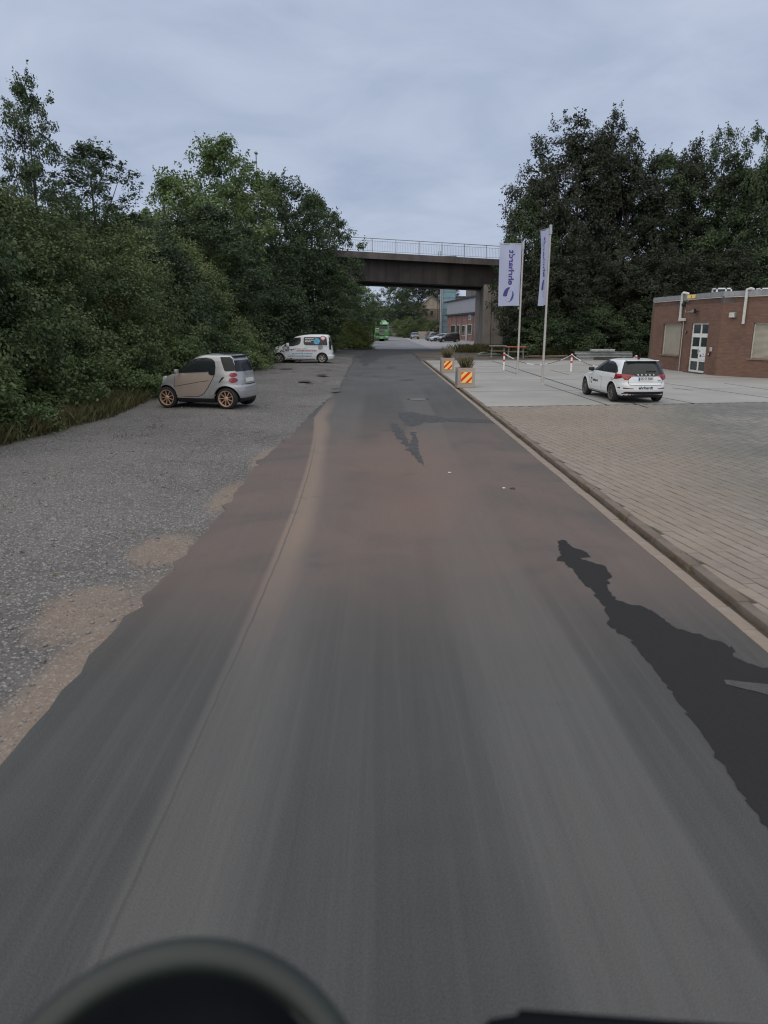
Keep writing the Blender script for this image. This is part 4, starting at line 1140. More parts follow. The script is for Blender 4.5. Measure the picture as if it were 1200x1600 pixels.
# ------------------------------------------------------------------ brick building on the right
BC = G(1117, 586.8, ZP); dd = Vector((-.068, 1)).normalized(); D1 = (dd.x, dd.y)
d2 = Vector((.61, -.79)).normalized(); D2 = (d2.x, d2.y)
HB = 3.93
bld = thing('brick_building', 'single-storey flat-roofed red brown brick building at the right edge', 'building', (0, 0, 0))
def WT(C, D, flip=1):
    nx, ny = -D[1] * flip, D[0] * flip
    return lambda v: (C[0] + D[0] * v[0] + nx * v[1], C[1] + D[1] * v[0] + ny * v[1], v[2])
T1 = WT(BC, D1)                   # outward = left of direction = towards -x
T2 = WT(BC, D2, -1)               # outward towards -x,-y
def brick_wall(T, length, openings, z0, z1, th=.32):
    ss = sorted({0.0, length, *[o[0] for o in openings], *[o[1] for o in openings]})
    zs = sorted({z0, z1, *[o[2] for o in openings], *[o[3] for o in openings]})
    mb = MB(); uv = []
    cells = {}
    for i in range(len(ss) - 1):
        for j in range(len(zs) - 1):
            c = ((ss[i] + ss[i + 1]) / 2, (zs[j] + zs[j + 1]) / 2)
            cells[i, j] = not any(o[0] < c[0] < o[1] and o[2] < c[1] < o[3] for o in openings)
    def quad(p, u): mb.add([T(q) for q in p], [(0, 1, 2, 3)]); uv.extend(u)
    for (i, j), solid in cells.items():
        if not solid: continue
        a, b, c, d = ss[i], ss[i + 1], zs[j], zs[j + 1]
        quad([(a, 0, c), (b, 0, c), (b, 0, d), (a, 0, d)], [(a, c), (b, c), (b, d), (a, d)])
        quad([(a, -th, c), (a, -th, d), (b, -th, d), (b, -th, c)], [(a, c), (a, d), (b, d), (b, c)])
        for (di, dj, p, u) in ((-1, 0, [(a, 0, c), (a, 0, d), (a, -th, d), (a, -th, c)], [(0, c), (0, d), (th, d), (th, c)]),
                               (1, 0, [(b, 0, c), (b, -th, c), (b, -th, d), (b, 0, d)], [(0, c), (th, c), (th, d), (0, d)]),
                               (0, -1, [(a, 0, c), (a, -th, c), (b, -th, c), (b, 0, c)], [(a, 0), (a, th), (b, th), (b, 0)]),
                               (0, 1, [(a, 0, d), (b, 0, d), (b, -th, d), (a, -th, d)], [(a, 0), (b, 0), (b, th), (a, th)])):
            if not cells.get((i + di, j + dj), False): quad(p, u)
    me = bpy.data.meshes.new('wall'); me.from_pydata(mb.v, [], mb.f); me.update()
    ul = me.uv_layers.new(name='UVMap'); ul.data.foreach_set('uv', [c for p in uv for c in p])
    return me
sl, _ = wallhit(1019.5, 520, BC, D1)
w1a, z1b = wallhit(1060.5, 554.5, BC, D1); w1b, z1t = wallhit(1037, 505.5, BC, D1)
da, zd0 = wallhit(1104, 583, BC, D1); db, zdt = wallhit(1077, 504.5, BC, D1)
zdt = wallhit(1090, 504.7, BC, D1)[1]; db = wallhit(1073.5, 578, BC, D1)[0]; da = wallhit(1101.5, 560, BC, D1)[0]
z1b = wallhit(1048, 554.5, BC, D1)[1]; z1t = wallhit(1048, 505.5, BC, D1)[1]
w2a, z2b = wallhit(1171, 560, BC, D2); _, z2t = wallhit(1176, 504.6, BC, D2)
L2 = 8.5
obj('wall', brick_wall(T1, sl, [(da, db, ZP, zdt), (w1a, w1b, z1b, z1t)], ZP - .1, HB), MT['brick'], bld)
obj('wall', brick_wall(T2, L2, [(w2a, w2a + 2.4, z2b, z2t), (w2a + 3.6, w2a + 6.0, z2b, z2t)], ZP - .1, HB), MT['brick'], bld)
# back walls, roof, parapet fascia
P0 = Vector(T1((sl, 0, 0))); P1 = Vector(T1((0, 0, 0))); P2 = Vector(T2((L2, 0, 0)))
rr = Vector((D1[1], -D1[0], 0))
P3 = P0 + rr * 16; P4 = P2 + rr * 9
def seg_wall(a, b, z0, z1, th=.3):
    d = (b - a).normalized(); nn = Vector((-d.y, d.x, 0)) * th
    mb = MB(); mb.prism([tuple(a.xy), tuple(b.xy), tuple((b - nn).xy), tuple((a - nn).xy)], z0, z1); return mb
seg_wall(P3, P0, ZP - .1, HB).obj('wall', MT['brick'], bld)
seg_wall(P4, P3, ZP - .1, HB).obj('wall', MT['brick'], bld)
seg_wall(P2, P4, ZP - .1, HB).obj('wall', MT['brick'], bld)
rm = MB(); rm.prism([tuple(p.xy) for p in (P0, P1, P2, P4, P3)], HB - .3, HB - .02); rm.obj('roof', MT['grey_metal'], bld)
for T, ln, nm in ((T1, sl, 0), (T2, L2, 1)):
    MB().box(0.0 - (.03 if nm == 0 else 0), ln + .06, -.30, .07, HB + .003, HB + .24, T=T).obj('fascia', MT['grey_metal'], bld)
    MB().box(.05, ln, .002, .05, HB - .05, HB - .002, T=T).obj('cable_conduit', MT['dirty_white'], bld)
for a, b in ((P3, P0), (P4, P3), (P2, P4)):
    seg_wall(a, b, HB + .003, HB + .22, .3).obj('fascia', MT['grey_metal'], bld)
# shutters with sills
def shutter_window(T, a, b, z0, z1):
    f = MB(); f.box(a, a + .05, -.20, -.10, z0, z1, T=T).box(b - .05, b, -.20, -.10, z0, z1, T=T).box(a, b, -.20, -.10, z1 - .06, z1, T=T)
    w = f.obj('window', MT['dirty_white'], bld)
    n = int((z1 - z0) / .055); vs = []; fs = []
    for k in range(n + 1):
        zz = z0 + (z1 - .06 - z0) * k / n
        for o_, dz in ((-.15, 0), (-.135, .022)):
            vs += [T((a + .05, o_, zz + dz)), T((b - .05, o_, zz + dz))]
    for k in range(len(vs) // 2 - 1): fs.append((2 * k, 2 * k + 1, 2 * k + 3, 2 * k + 2))
    m_ = MB(); m_.add(vs, fs); m_.obj('roller_shutter', MT['shutter'], w)
    MB().bevbox(a - .12, b + .12, -.16, .07, z0 - .07, z0 - .003, .01, T=T).obj('sill', MT['wood'], w)
shutter_window(T1, w1a, w1b, z1b, z1t)
shutter_window(T2, w2a, w2a + 2.4, z2b, z2t)
shutter_window(T2, w2a + 3.6, w2a + 6.0, z2b, z2t)
# white door with eight fields
door = MB()
def DT(v): return T1((da + v[0], v[1], v[2]))
W = db - da; z0 = ZP + .04; mid = W * .48
zr = [z0, z0 + (zdt - z0) * .25, z0 + (zdt - z0) * .495, z0 + (zdt - z0) * .75, zdt]
for a, b in ((0, .09), (mid - .055, mid + .055), (W - .09, W)): door.box(a, b, -.16, -.08, z0, zdt, T=DT)
for k, zz in enumerate(zr):
    h = .075 if k not in (0, 3) else .10
    for a, b in ((.09, mid - .055), (mid + .055, W - .09)):
        door.box(a, b, -.158, -.082, max(z0, zz - h), min(zdt, zz + h), T=DT)
dobj = door.obj('door', MT['white_paint'], bld)
for k in range(4):
    for c, (a, b) in enumerate(((.09, mid - .055), (mid + .055, W - .09))):
        if k == 1 and c == 0:
            MB().box(a - .03, b + .03, -.075, -.06, zr[k] + .03, zr[k + 1] + .03, T=DT).obj('notice_sheet', MT['white_paint'], dobj)
            MB().lathe([(.0, 0), (.07, 0), (.07, .01), (0, .01)], 14).mesh('x')
            mbp = MB(); mbp.box(a + .22, a + .27, -.058, -.052, zr[k] + .30, zr[k] + .36, T=DT); mbp.box(a + .06, a + .42, -.058, -.052, zr[k] + .22, zr[k] + .245, T=DT)
            mbp.box(a + .48, a + .60, -.058, -.052, zr[k] + .17, zr[k] + .30, T=DT); mbp.box(a + .62, a + .68, -.058, -.052, zr[k] + .44, zr[k] + .52, T=DT)
            mbp.obj('notice_print', MT['print_navy'], dobj, kind='stuff')
        else:
            MB().box(a, b, -.13, -.11, zr[k], zr[k + 1], T=DT).obj('pane', MT['pane'], dobj)
MB().tube([DT((mid + .02, -.03, 1.05)), DT((mid + .02, -.03, 1.35))], .018, 8).obj('handle', MT['steel'], dobj)
MB().bevbox(-.05, W + .05, -.2, .22, ZP - .02, ZP + .035, .01, T=DT).obj('doorstep', MT['soil'], bld)
# fittings (placed by surveyed wall positions)
def onwall(px, py, C=BC, D=D1): return wallhit(px, py, C, D)
sp, zp = onwall(1069, 470); _, zp2 = onwall(1066, 499)
pipe = thing('drain_pipe', 'white drainpipe with rounded top left of the building door', 'drainpipe', T1((sp, 0, 0)))
def rel(T, base): return lambda v: tuple(Vector(T(v)) - Vector(base))
TP = rel(T1, T1((sp, 0, 0)))
pts = [(sp - .25, -.1, HB + .28), (sp - .25, .10, HB + .33), (sp - .12, .13, HB + .35), (sp, .13, HB + .28), (sp, .13, HB), (sp, .13, zp2 + .05)]
MB().tube([TP(p) for p in pts], .075, 10).obj('pipe', MT['dirty_white'], pipe, 50)
MB().bevbox(sp - .55, sp + .09, .03, .2, zp2 - .1, zp2 + .06, .02, T=TP).obj('hopper', MT['dirty_white'], pipe)
MB().tube([TP((sp - .3, .05, zp2 - .1)), TP((sp - .3, .05, ZP))], .028, 8).obj('lower_pipe', MT['pole'], pipe)
s2, z2_ = wallhit(1171, 466, BC, D2); _, z3_ = wallhit(1168, 506, BC, D2)
sp2 = s2 - .1
pipe2 = thing('drain_pipe', 'white drainpipe ending beside the right-hand shuttered window', 'drainpipe', T2((sp2, 0, 0)))
TP2 = rel(T2, T2((sp2, 0, 0)))
MB().tube([TP2(p) for p in ((sp2 + .2, -.1, HB + .28), (sp2 + .15, .1, HB + .32), (sp2, .12, HB + .28), (sp2, .12, HB), (sp2, .12, z3_))], .07, 10).obj('pipe', MT['dirty_white'], pipe2, 50)
s_, z_ = onwall(1091, 486)
fl = thing('flood_lamp', 'black floodlight on a conduit above the building door', 'floodlight', T1((s_, 0, z_)))
TL = rel(T1, T1((s_, 0, z_)))
MB().bevbox(s_ - .16, s_ + .16, .18, .30, z_ - .12, z_ + .12, .03, T=TL).obj('lamp_body', MT['black'], fl, 40)
MB().bevbox(s_ - .11, s_ + .11, .301, .315, z_ - .08, z_ + .08, .005, T=TL).obj('lens', MT['grey_metal'], fl)
MB().tube([TL((s_, .0, z_ - .02)), TL((s_, .2, z_ - .02))], .03, 6).obj('bracket', MT['black'], fl)
c1, zc1 = onwall(1072, 488)
MB().tube([TL((s_ + .1, .03, z_ - .03)), TL((c1, .03, z_ - .03)), TL((c1, .03, z_ + .5)), TL((c1 - .35, .03, z_ + .62)), TL((c1 - .35, .03, HB - .05))], .02, 6).obj('cable_conduit', MT['pole'], fl)
s_, z_ = onwall(1072, 476)
cm = thing('security_camera', 'small black dome camera beside the left drainpipe top', 'camera', T1((s_, 0, z_)))
TL = rel(T1, T1((s_, 0, z_)))
MB().bevbox(s_ - .12, s_ + .12, .0, .16, z_ + .05, z_ + .12, .02, T=TL).obj('mount', MT['black'], cm)
bm = bmesh.new(); bmesh.ops.create_uvsphere(bm, u_segments=14, v_segments=8, radius=.11)
me = bpy.data.meshes.new('dome'); bm.to_mesh(me); bm.free()
o = obj('dome', me, MT['black'], cm); o.location = TL((s_, .14, z_))
s_, z_ = wallhit(1147, 492.5, BC, D2)
wl_ = thing('wall_lamp', 'square grey wall lamp right of the door on the shaded wall', 'wall lamp', T2((s_, 0, z_)))
TL = rel(T2, T2((s_, 0, z_)))
MB().bevbox(s_ - .14, s_ + .14, .0, .2, z_ - .12, z_ + .13, .02, T=TL).obj('housing', MT['grey_metal'], wl_)
MB().bevbox(s_ - .16, s_ + .10, .12, .215, z_ - .11, z_ + .12, .02, T=TL).obj('lamp_glass', MT['dirty_white'], wl_)
for px, py, r, m_, nm, lb in ((1111.5, 546, .10, 'dirty_white', 'door_bell', 'small pale bell box beside the door'), (1109, 553.5, .085, 'black', 'intercom', 'small round dark intercom below the bell box'),
                          (1073, 518.5, .06, 'black', 'junction_box', 'tiny dark junction box left of the door top')):
    s_, z_ = onwall(px, py)
    o = thing(nm, lb, nm.replace('_', ' '), T1((s_, 0, z_)))
    TL = rel(T1, T1((s_, 0, z_)))
    MB().bevbox(s_ - r, s_ + r, 0, .07, z_ - r, z_ + r, .02, T=TL).obj('box_body', MT[m_], o)
    MB().bevbox(s_ - r * .5, s_ + r * .5, .071, .085, z_ - r * .5, z_ + r * .5, .01, T=TL).obj('face_plate', MT['dirty_white'] if m_ == 'black' else MT['grey_metal'], o)
# yellow tape on fascia
s_, z_ = onwall(1083, 470)
tp = MB().box(s_ - .35, s_ + .55, .071, .08, HB + .03, HB + .21, T=T1).obj('warning_sticker', MT['yellow_paint'], bld)
MB().box(s_ + .02, s_ + .12, .081, .086, HB + .07, HB + .17, T=T1).obj('sticker_mark', MT['rose'], tp)
# skylights on the roof
for k, (px, py, lb) in enumerate(((1127, 462, 'white framed skylight box standing on the flat roof behind the door'), (1196, 460, 'white framed skylight box at the photo\'s right edge'))):
    x, y, z = atY(px, py, BC[1] + 3.2)
    sk = thing('roof_skylight', lb, 'skylight', (x, y, HB - .02), group='skylights on the flat roof')
    w_ = .42
    fm = MB()
    for a in (-w_, .06, w_ - .07): fm.box(a, a + .07, -.28, -.22, 0, .58).box(a, a + .07, .22, .28, 0, .58)
    fm.box(-w_, w_, -.28, -.22, .51, .58).box(-w_, w_, .22, .28, .51, .58).box(-w_, -w_ + .07, -.22, .22, .51, .58).box(w_ - .07, w_, -.22, .22, .51, .58)
    fm.box(-w_, w_, -.28, .28, 0, .08).obj('frame', MT['white_paint'], sk)
    MB().box(-w_ + .07, w_ - .07, -.24, .24, .09, .54).obj('glazing', MT['pane'], sk)

# ------------------------------------------------------------------ flags
def flagpole(px, base_y, top_y, label, rz, ph, flag_w=1.05, flag_h=2.86, top_gap=.10, fold=0.0):
    X, Y = G(px, base_y, ZP)
    H = atY(px + 8, top_y, Y)[2] - ZP
    fp = thing('flagpole', label, 'flagpole', (X, Y, ZP))
    MB().tube([(0, 0, 0), (0, 0, H * .6), (0, 0, H)], [.052, .045, .036], 14).obj('pole', MT['pole'], fp, 50)
    MB().lathe([(.0, .0), (.10, 0), (.10, .025), (.06, .03), (.055, .10)], 18).obj('base_plate', MT['pole'], fp, 40)
    MB().bevbox(-.055, .055, -.055, .055, H - .36, H + .02, .015).obj('top_sleeve', MT['steel'], fp)
    dr = Vector((math.cos(rz), math.sin(rz), 0)); nr = Vector((dr.y, -dr.x, 0))     # nr: side facing the camera
    ztop = H - top_gap
    def F(u, v, off=0.0):
        a = u / flag_w
        shrink = 1 - fold * (v / flag_h)
        w = .05 * math.sin(a * 5.2 + v * 1.1 + ph) * min(1, v * 1.5) * (.3 + a) + .018 * math.sin(a * 11 - v * 2.3 + ph)
        p = dr * (.07 + u * shrink * (1 - .05 * (v / flag_h))) + nr * (w + off) + Vector((0, 0, ztop - v + .012 * math.sin(a * 4 + ph)))
        return tuple(p)
    MB().tube([(0, 0, ztop + .02), tuple(dr * (flag_w + .12) + Vector((0, 0, ztop + .02)))], .018, 8).obj('top_bar', MT['steel'], fp)
    MB().bevbox(dr.x * .09 - .03, dr.x * .09 + .03, -.03, .03, ztop - flag_h - .16, ztop - flag_h - .06, .01).obj('weight', MT['grey_metal'], fp)
    fl = thing('flag', {0: 'white hanging flag with purple lettering, spread flat on the left-hand pole', 1: 'white hanging flag turned nearly edge-on on the right-hand pole'}[0 if rz > 2.6 else 1], 'flag', (X, Y, ZP))
    nu, nv = 16, 36; vs = []; fs = []
    for side in (.002, -.002):
        for j in range(nv + 1):
            for i in range(nu + 1): vs.append(F(flag_w * i / nu, flag_h * j / nv, side))
    k = (nu + 1) * (nv + 1)
    for j in range(nv):
        for i in range(nu):
            a = j * (nu + 1) + i; fs.append((a, a + 1, a + nu + 2, a + nu + 1)); fs.append((k + a, k + a + nu + 1, k + a + nu + 2, k + a + 1))
    for i in range(nu):
        fs.append((i, k + i, k + i + 1, i + 1)); a = nv * (nu + 1) + i; fs.append((a, a + 1, k + a + 1, k + a))
    for j in range(nv):
        a = j * (nu + 1); fs.append((a, a + nu + 1, k + a + nu + 1, k + a)); a += nu; fs.append((a, k + a, k + a + nu + 1, a + nu + 1))
    m_ = MB(); m_.add(vs, fs); cloth = m_.obj('flag_cloth', MT['flag'], fl, 60)
    vs2, fs2 = text_mesh('ehrhardt', width=1.62, height=None, bold=.032)
    hh = max(v[1] for v in vs2) - min(v[1] for v in vs2); sc = .285 / hh; b0 = min(v[1] for v in vs2)
    for sd, nm in ((.006, 'lettering'), (-.006, 'lettering')):
        tm = MB(); tm.add([F(.60 - (ty - b0) * sc, 1.08 - tx, sd) for tx, ty in vs2], fs2); tm.obj(nm, MT['print_purple'], fl)
    px2m = lambda x, y: (flag_w - (x - 78) / 475.0, (y - 108) / 474.0)
    w1 = [(185, 1250), (189, 1190), (213, 1120), (255, 1072), (310, 1048), (356, 1060), (320, 1100), (297, 1160), (287, 1215), (282, 1250)]
    w2 = [(405, 1125), (428, 1165), (441, 1230), (430, 1290), (395, 1345), (345, 1382), (280, 1375), (335, 1368), (364, 1340), (364, 1310), (390, 1260), (403, 1200)]
    w3 = [(200, 1260), (285, 1250), (318, 1285), (350, 1320), (335, 1355), (280, 1365), (228, 1325)]
    w4 = [(360, 1080), (395, 1030), (425, 965), (432, 990), (420, 1060), (385, 1130), (375, 1165), (345, 1150)]
    for w, m2, nm in ((w1, 'print_purple', 'emblem'), (w2, 'print_purple', 'emblem'), (w3, 'print_grey', 'emblem_shade'), (w4, 'print_grey', 'emblem_shade')):
        for sd in (.008, -.005):
            em = MB(); solid_patch(em, [px2m(*p) for p in chaikin(w, 1)], lambda u, v, o: F(u, v, o), sd, .002, .06); em.obj(nm, MT[m2], fl)
    sm = MB(); gq = random.Random(4)
    for x0, y0, y1 in ((245, 250, 830), (180, 255, 810)):
        y = y0
        while y < y1:
            l = gq.uniform(14, 42); h = gq.uniform(10, 16)
            if gq.random() > .12:
                a = px2m(x0, y); b = px2m(x0 + h, min(y + l, y1))
                sm.add([F(a[0], a[1], .006), F(b[0], a[1], .006), F(b[0], b[1], .006), F(a[0], b[1], .006)], [(0, 1, 2, 3)])
            y += l + 8
    sm.obj('small_print', MT['print_grey'], fl, kind='stuff')
    return fp
flagpole(808, 588, 378, 'pale flagpole leaning upright behind the planters, the left one of two', math.pi - .05, .4, flag_w=1.06)
flagpole(847, 600.5, 352, 'pale flagpole nearer the white hatchback, the right one of two', math.pi - 1.40, 2.0, fold=.25, flag_h=3.05)

# ------------------------------------------------------------------ bollards and chains
def stub_bollard(px, py, label, Hb=.98):
    X, Y = G(px, py, ZP)
    t = thing('bollard', label, 'bollard', (X, Y, ZP), group='red and white bollards joined by chain')
    r = .052
    MB().lathe([(r, 0), (r, Hb - .03), (r * .8, Hb - .008), (0, Hb)], 16).obj('post', MT['white_paint'], t, 50)
    for z0, z1 in ((Hb - .20, Hb - .05), (Hb - .50, Hb - .38)):
        MB().lathe([(r + .003, z0), (r + .006, z0 + .004), (r + .006, z1 - .004), (r + .003, z1)], 16).obj('red_band', MT['red_paint'], t)
    MB().lathe([(r, 0), (.09, .0), (.09, .012), (r, .016)], 16).obj('foot_plate', MT['steel'], t)
    MB().tube([(0, -r, Hb - .05), (0, -r - .05, Hb - .05)], .012, 6).obj('hook', MT['steel'], t)
    return Vector((X, Y, ZP))
b1 = stub_bollard(787, 578, 'red and white bollard left of both flagpoles')
b2 = stub_bollard(892, 581, 'red and white bollard left of the white hatchback, in front of the steel beams')
b3v = b2 + (b2 - b1).normalized() * 4.15 + Vector((-.1, -.3, 0))
t3 = None
X3, Y3, _ = atY(994, 560, b3v.y)
class _P: pass
def bollard_at(v, label):
    Hb = .98; t = thing('bollard', label, 'bollard', tuple(v), group='red and white bollards joined by chain'); r = .052
    MB().lathe([(r, 0), (r, Hb - .03), (r * .8, Hb - .008), (0, Hb)], 16).obj('post', MT['white_paint'], t, 50)
    for z0, z1 in ((Hb - .20, Hb - .05), (Hb - .50, Hb - .38)):
        MB().lathe([(r + .003, z0), (r + .006, z0 + .004), (r + .006, z1 - .004), (r + .003, z1)], 16).obj('red_band', MT['red_paint'], t)
b3 = Vector((X3, b3v.y, ZP)); bollard_at(b3, 'red and white bollard peeping out above the white hatchback roof')
def chain(a, b, label, sag=.62):
    n = 26
    P = [a.lerp(b, i / n) + Vector((0, 0, .93 - sag * 4 * (i / n) * (1 - i / n))) for i in range(n + 1)]
    t = thing('barrier_chain', label, 'chain', tuple(a), group='sagging red and white plastic chains')
    k = 0
    for i0, i1, m_ in ((0, 4, 'white_paint'), (4, 9, 'chain_red'), (9, 12, 'white_paint'), (12, 14, 'chain_red'), (14, 17, 'white_paint'), (17, 22, 'chain_red'), (22, 26, 'white_paint')):
        mb = MB()
        for i in range(i0, i1):
            p, q = P[i] - a, P[i + 1] - a
            for h in (0, 1):
                u = p.lerp(q, h * .5); v = p.lerp(q, h * .5 + .62); d = (v - u).normalized()
                sd = d.cross(Vector((0, 0, 1))).normalized() if h else d.cross(Vector((1, 0, 0)).cross(d)).normalized()
                sd *= .02
                mb.tube([u, u.lerp(v, .2) + sd, u.lerp(v, .8) + sd, v, u.lerp(v, .8) - sd, u.lerp(v, .2) - sd, u], .010, 5)
        mb.obj('chain_links', MT[m_], t, kind='stuff')
chain(b1, b2, 'sagging chain between the bollards, behind the two flagpoles', .58)
chain(b2, b3, 'sagging chain running behind the white hatchback', .6)

# ------------------------------------------------------------------ planters
def planter(px, py, label, W=.70, H=.80, D=.72, rz=0.0, marks=True):
    X, Y = G(px, py, ZP)
    t = thing('concrete_planter', label, 'planter', (X, Y, ZP), rz, 'striped concrete planters beside the kerb')
    w = .07
    bm = bmesh.new()
    o_ = MB()
    def ring(x, y0, y1, z): return [(-x, y0, z), (x, y0, z), (x, y1, z), (-x, y1, z)]
    vs = ring(W / 2, 0, D, 0) + ring(W / 2, 0, D, H) + ring(W / 2 - w, w, D - w, H) + ring(W / 2 - w, w, D - w, H - .22)
    fs = [(3, 2, 1, 0)]
    for a in (0, 4, 8): fs += [(a + i, a + (i + 1) % 4, a + 4 + (i + 1) % 4, a + 4 + i) for i in range(4)]
    o_.add(vs, fs); me = o_.mesh('box')
    bm.from_mesh(me); bmesh.ops.bevel(bm, geom=[e for e in bm.edges if e.calc_length() > .3], offset=.012, segments=2, affect='EDGES'); bm.to_mesh(me); bm.free()
    obj('box_body', me, MT['planter'], t)
    MB().box(-W / 2 + w, W / 2 - w, w, D - w, H - .3, H - .12).obj('soil', MT['soil'], t)
    # recessed dark panel on the road side
    MB().bevbox(-W / 2 - .012, -W / 2 + .01, .14, D - .14, .16, H - .14, .006).obj('side_panel', MT['grey_metal'], t)
    s_ = .44; cz = H - .16 - s_ / 2; cx = 0.01
    sg = MB().bevbox(cx - s_ / 2, cx + s_ / 2, -.018, -.0, cz - s_ / 2, cz + s_ / 2, .004).obj('striped_sign', MT['yellow_paint'], t)
    # diagonal red stripes clipped to the square
    def clip(poly):
        h = s_ / 2 - .004
        for ax_, sg_ in ((0, 1), (0, -1), (1, 1), (1, -1)):
            out = []
            for i in range(len(poly)):
                a, b = poly[i], poly[(i + 1) % len(poly)]
                ia, ib = a[ax_] * sg_ <= h, b[ax_] * sg_ <= h
                if ia: out.append(a)
                if ia != ib:
                    u = (h - a[ax_] * sg_) / ((b[ax_] - a[ax_]) * sg_); out.append((a[0] + (b[0] - a[0]) * u, a[1] + (b[1] - a[1]) * u))
            poly = out
            if not poly: return []
        return poly
    for ca, cb_ in ((.71, 1.2), (.05, .355), (-.645, -.367)):
        q = clip([(-1, -1 + ca * s_), (1, 1 + ca * s_), (1, 1 + cb_ * s_), (-1, -1 + cb_ * s_)])
        if len(q) < 3: continue
        mb = MB(); n = len(q)
        mb.add([(cx + a, -.022, cz + b) for a, b in q] + [(cx + a, -.017, cz + b) for a, b in q], [tuple(range(n)), tuple(range(n, 2 * n))[::-1]] + [(i, i + n, (i + 1) % n + n, (i + 1) % n) for i in range(n)])
        mb.obj('red_stripe', MT['red_reflective'], sg)
    return X, Y
for px, py, lb, lb2, rz in ((728, 606, 'concrete planter with red and yellow striped sign, the one nearer the camera', 'wispy dry grass growing from the nearer striped planter', .04),
                        (699.5, 583, 'concrete planter with red and yellow striped sign, the one farther along the kerb', 'taller dry grass growing from the farther striped planter', .02)):
    X, Y = planter(px, py, lb, rz=rz)
    gg = random.Random(int(px)); n = 230
    pp = [(gg.gauss(0, .075), .36 + gg.gauss(0, .075), 0) for _ in range(n)]
    gr = thing('ornamental_grass', lb2, 'grass plant', (X, Y, ZP + .67), group='dry grasses in the planters')
    obj('grass_blades', blades('grass_blades', pp, .62 if px < 720 else .55, MT['dry_grass'], int(px), lean=.30, w=.007), None, gr, kind='stuff')
# broken foot of the farther planter
# ------------------------------------------------------------------ things by the wood edge
x, y, _ = atY(767, 552, 62.5)
gsht = thing('green_plastic_sheet', 'faded green curved plastic sheet lying left of the orange table', 'plastic sheet', (x, y, .04))
mb = MB(); vs = []; n = 12
for j in range(2):
    for i in range(n + 1):
        u = i / n; vs.append((-1.1 + 2.2 * u, j * 1.0, .12 + .26 * math.sin(u * math.pi) - .18 * u + .08 * math.sin(u * 9)))
for j in range(2):
    for i in range(n + 1):
        a = vs[j * (n + 1) + i]; vs.append((a[0], a[1], a[2] - .05))
k = 2 * (n + 1)
mb.add(vs, [(i, i + 1, n + 2 + i, n + 1 + i) for i in range(n)] + [(k + i, k + n + 1 + i, k + n + 2 + i, k + i + 1) for i in range(n)] + [(i, k + i, k + i + 1, i + 1) for i in range(n)] + [(n + 1 + i, n + 2 + i, k + n + 2 + i, k + n + 1 + i) for i in range(n)])
mb.obj('sheet', MT['green_sheet'], gsht, 60)
def table(px, py, Y, w, m_, label, cat, nm):
    x, y, z = atY(px, py, Y)
    t = thing(nm, label, cat, (x, y, .05))
    h = z - .05
    for k in range(3): MB().bevbox(-w / 2, w / 2, -.4 + k * .27, -.4 + k * .27 + .25, h - .05, h, .01).obj('top_plank', MT[m_], t)
    for sx in (-1, 1):
        for sy in (-1, 1): MB().tube([(sx * w * .38, sy * .3, 0), (sx * w * .36, sy * .1, h - .05)], .03, 6).obj('leg', MT['grey_metal'], t)
    for sy in (-.75, .65): MB().bevbox(-w / 2, w / 2, sy - .13, sy + .13, h * .55, h * .55 + .04, .01).obj('bench_board', MT['wood'], t)
table(806, 541.5, 57.5, 1.55, 'orange', 'picnic table with orange top under the trees by the pier', 'picnic table', 'picnic_table')
table(778, 540, 58.5, 1.35, 'grey_sheet', 'pale grey table beside the orange one, next to the pier', 'picnic table', 'picnic_table')
x, y, _ = atY(853, 557, 58.5)
pl = thing('plank_pile', 'low pile of brownish planks lying behind the right-hand flagpole', 'plank pile', (x, y, .03))
gq = random.Random(3)
pm = MB().bevbox(-1.6, 1.6, -.07, .07, 0, .045, .006).mesh('plank')
pm.materials.append(MT['wood'])
for k in range(16):
    o = obj('plank', pm, None, pl); o.location = (gq.gauss(0, .25), -.45 + (k % 6) * .17, .02 + (k // 6) * .07); o.rotation_euler = (0, gq.gauss(0, .03), gq.gauss(0, .08))
# steel beams
x, y, _ = atY(898, 553, 55.5)
bs = thing('steel_beam_stack', 'long galvanised steel beams stacked at the wood edge behind the white hatchback', 'steel beams', (x, y, .02))
bmn = MB()
def ibeam(L, h=.22, w=.16, t=.03):
    m_ = MB(); m_.box(0, L, -w / 2, w / 2, 0, t).box(0, L, -w / 2, w / 2, h - t, h).box(0, L, -t / 2, t / 2, t, h - t); return m_
for k, (L_, dy, dz, rz_) in enumerate(((4.4, 0, .52, .02), (4.2, .22, .52, .02), (4.3, -.1, .26, .03), (1.2, -.4, .02, .1), (4.3, .3, .26, .02))):
    o = ibeam(L_).obj('steel_beam', MT['steel'], bs); o.location = (k * .06, dy, dz); o.rotation_euler = (0, 0, rz_)
bs.scale = (1, 1, .82)
o = MB().bevbox(1.2, 3.0, -.2, .3, .76, .98, .03).obj('steel_box', MT['steel'], bs)
for k in (.6, 3.6): MB().box(k, k + .2, -.3, .5, 0, .25).obj('support_block', MT['wood'], bs)
for k in (1.55, 2.6): MB().box(k, k + .04, -.215, -.19, .76, 1.0).obj('strap', MT['dirty_white'], bs)

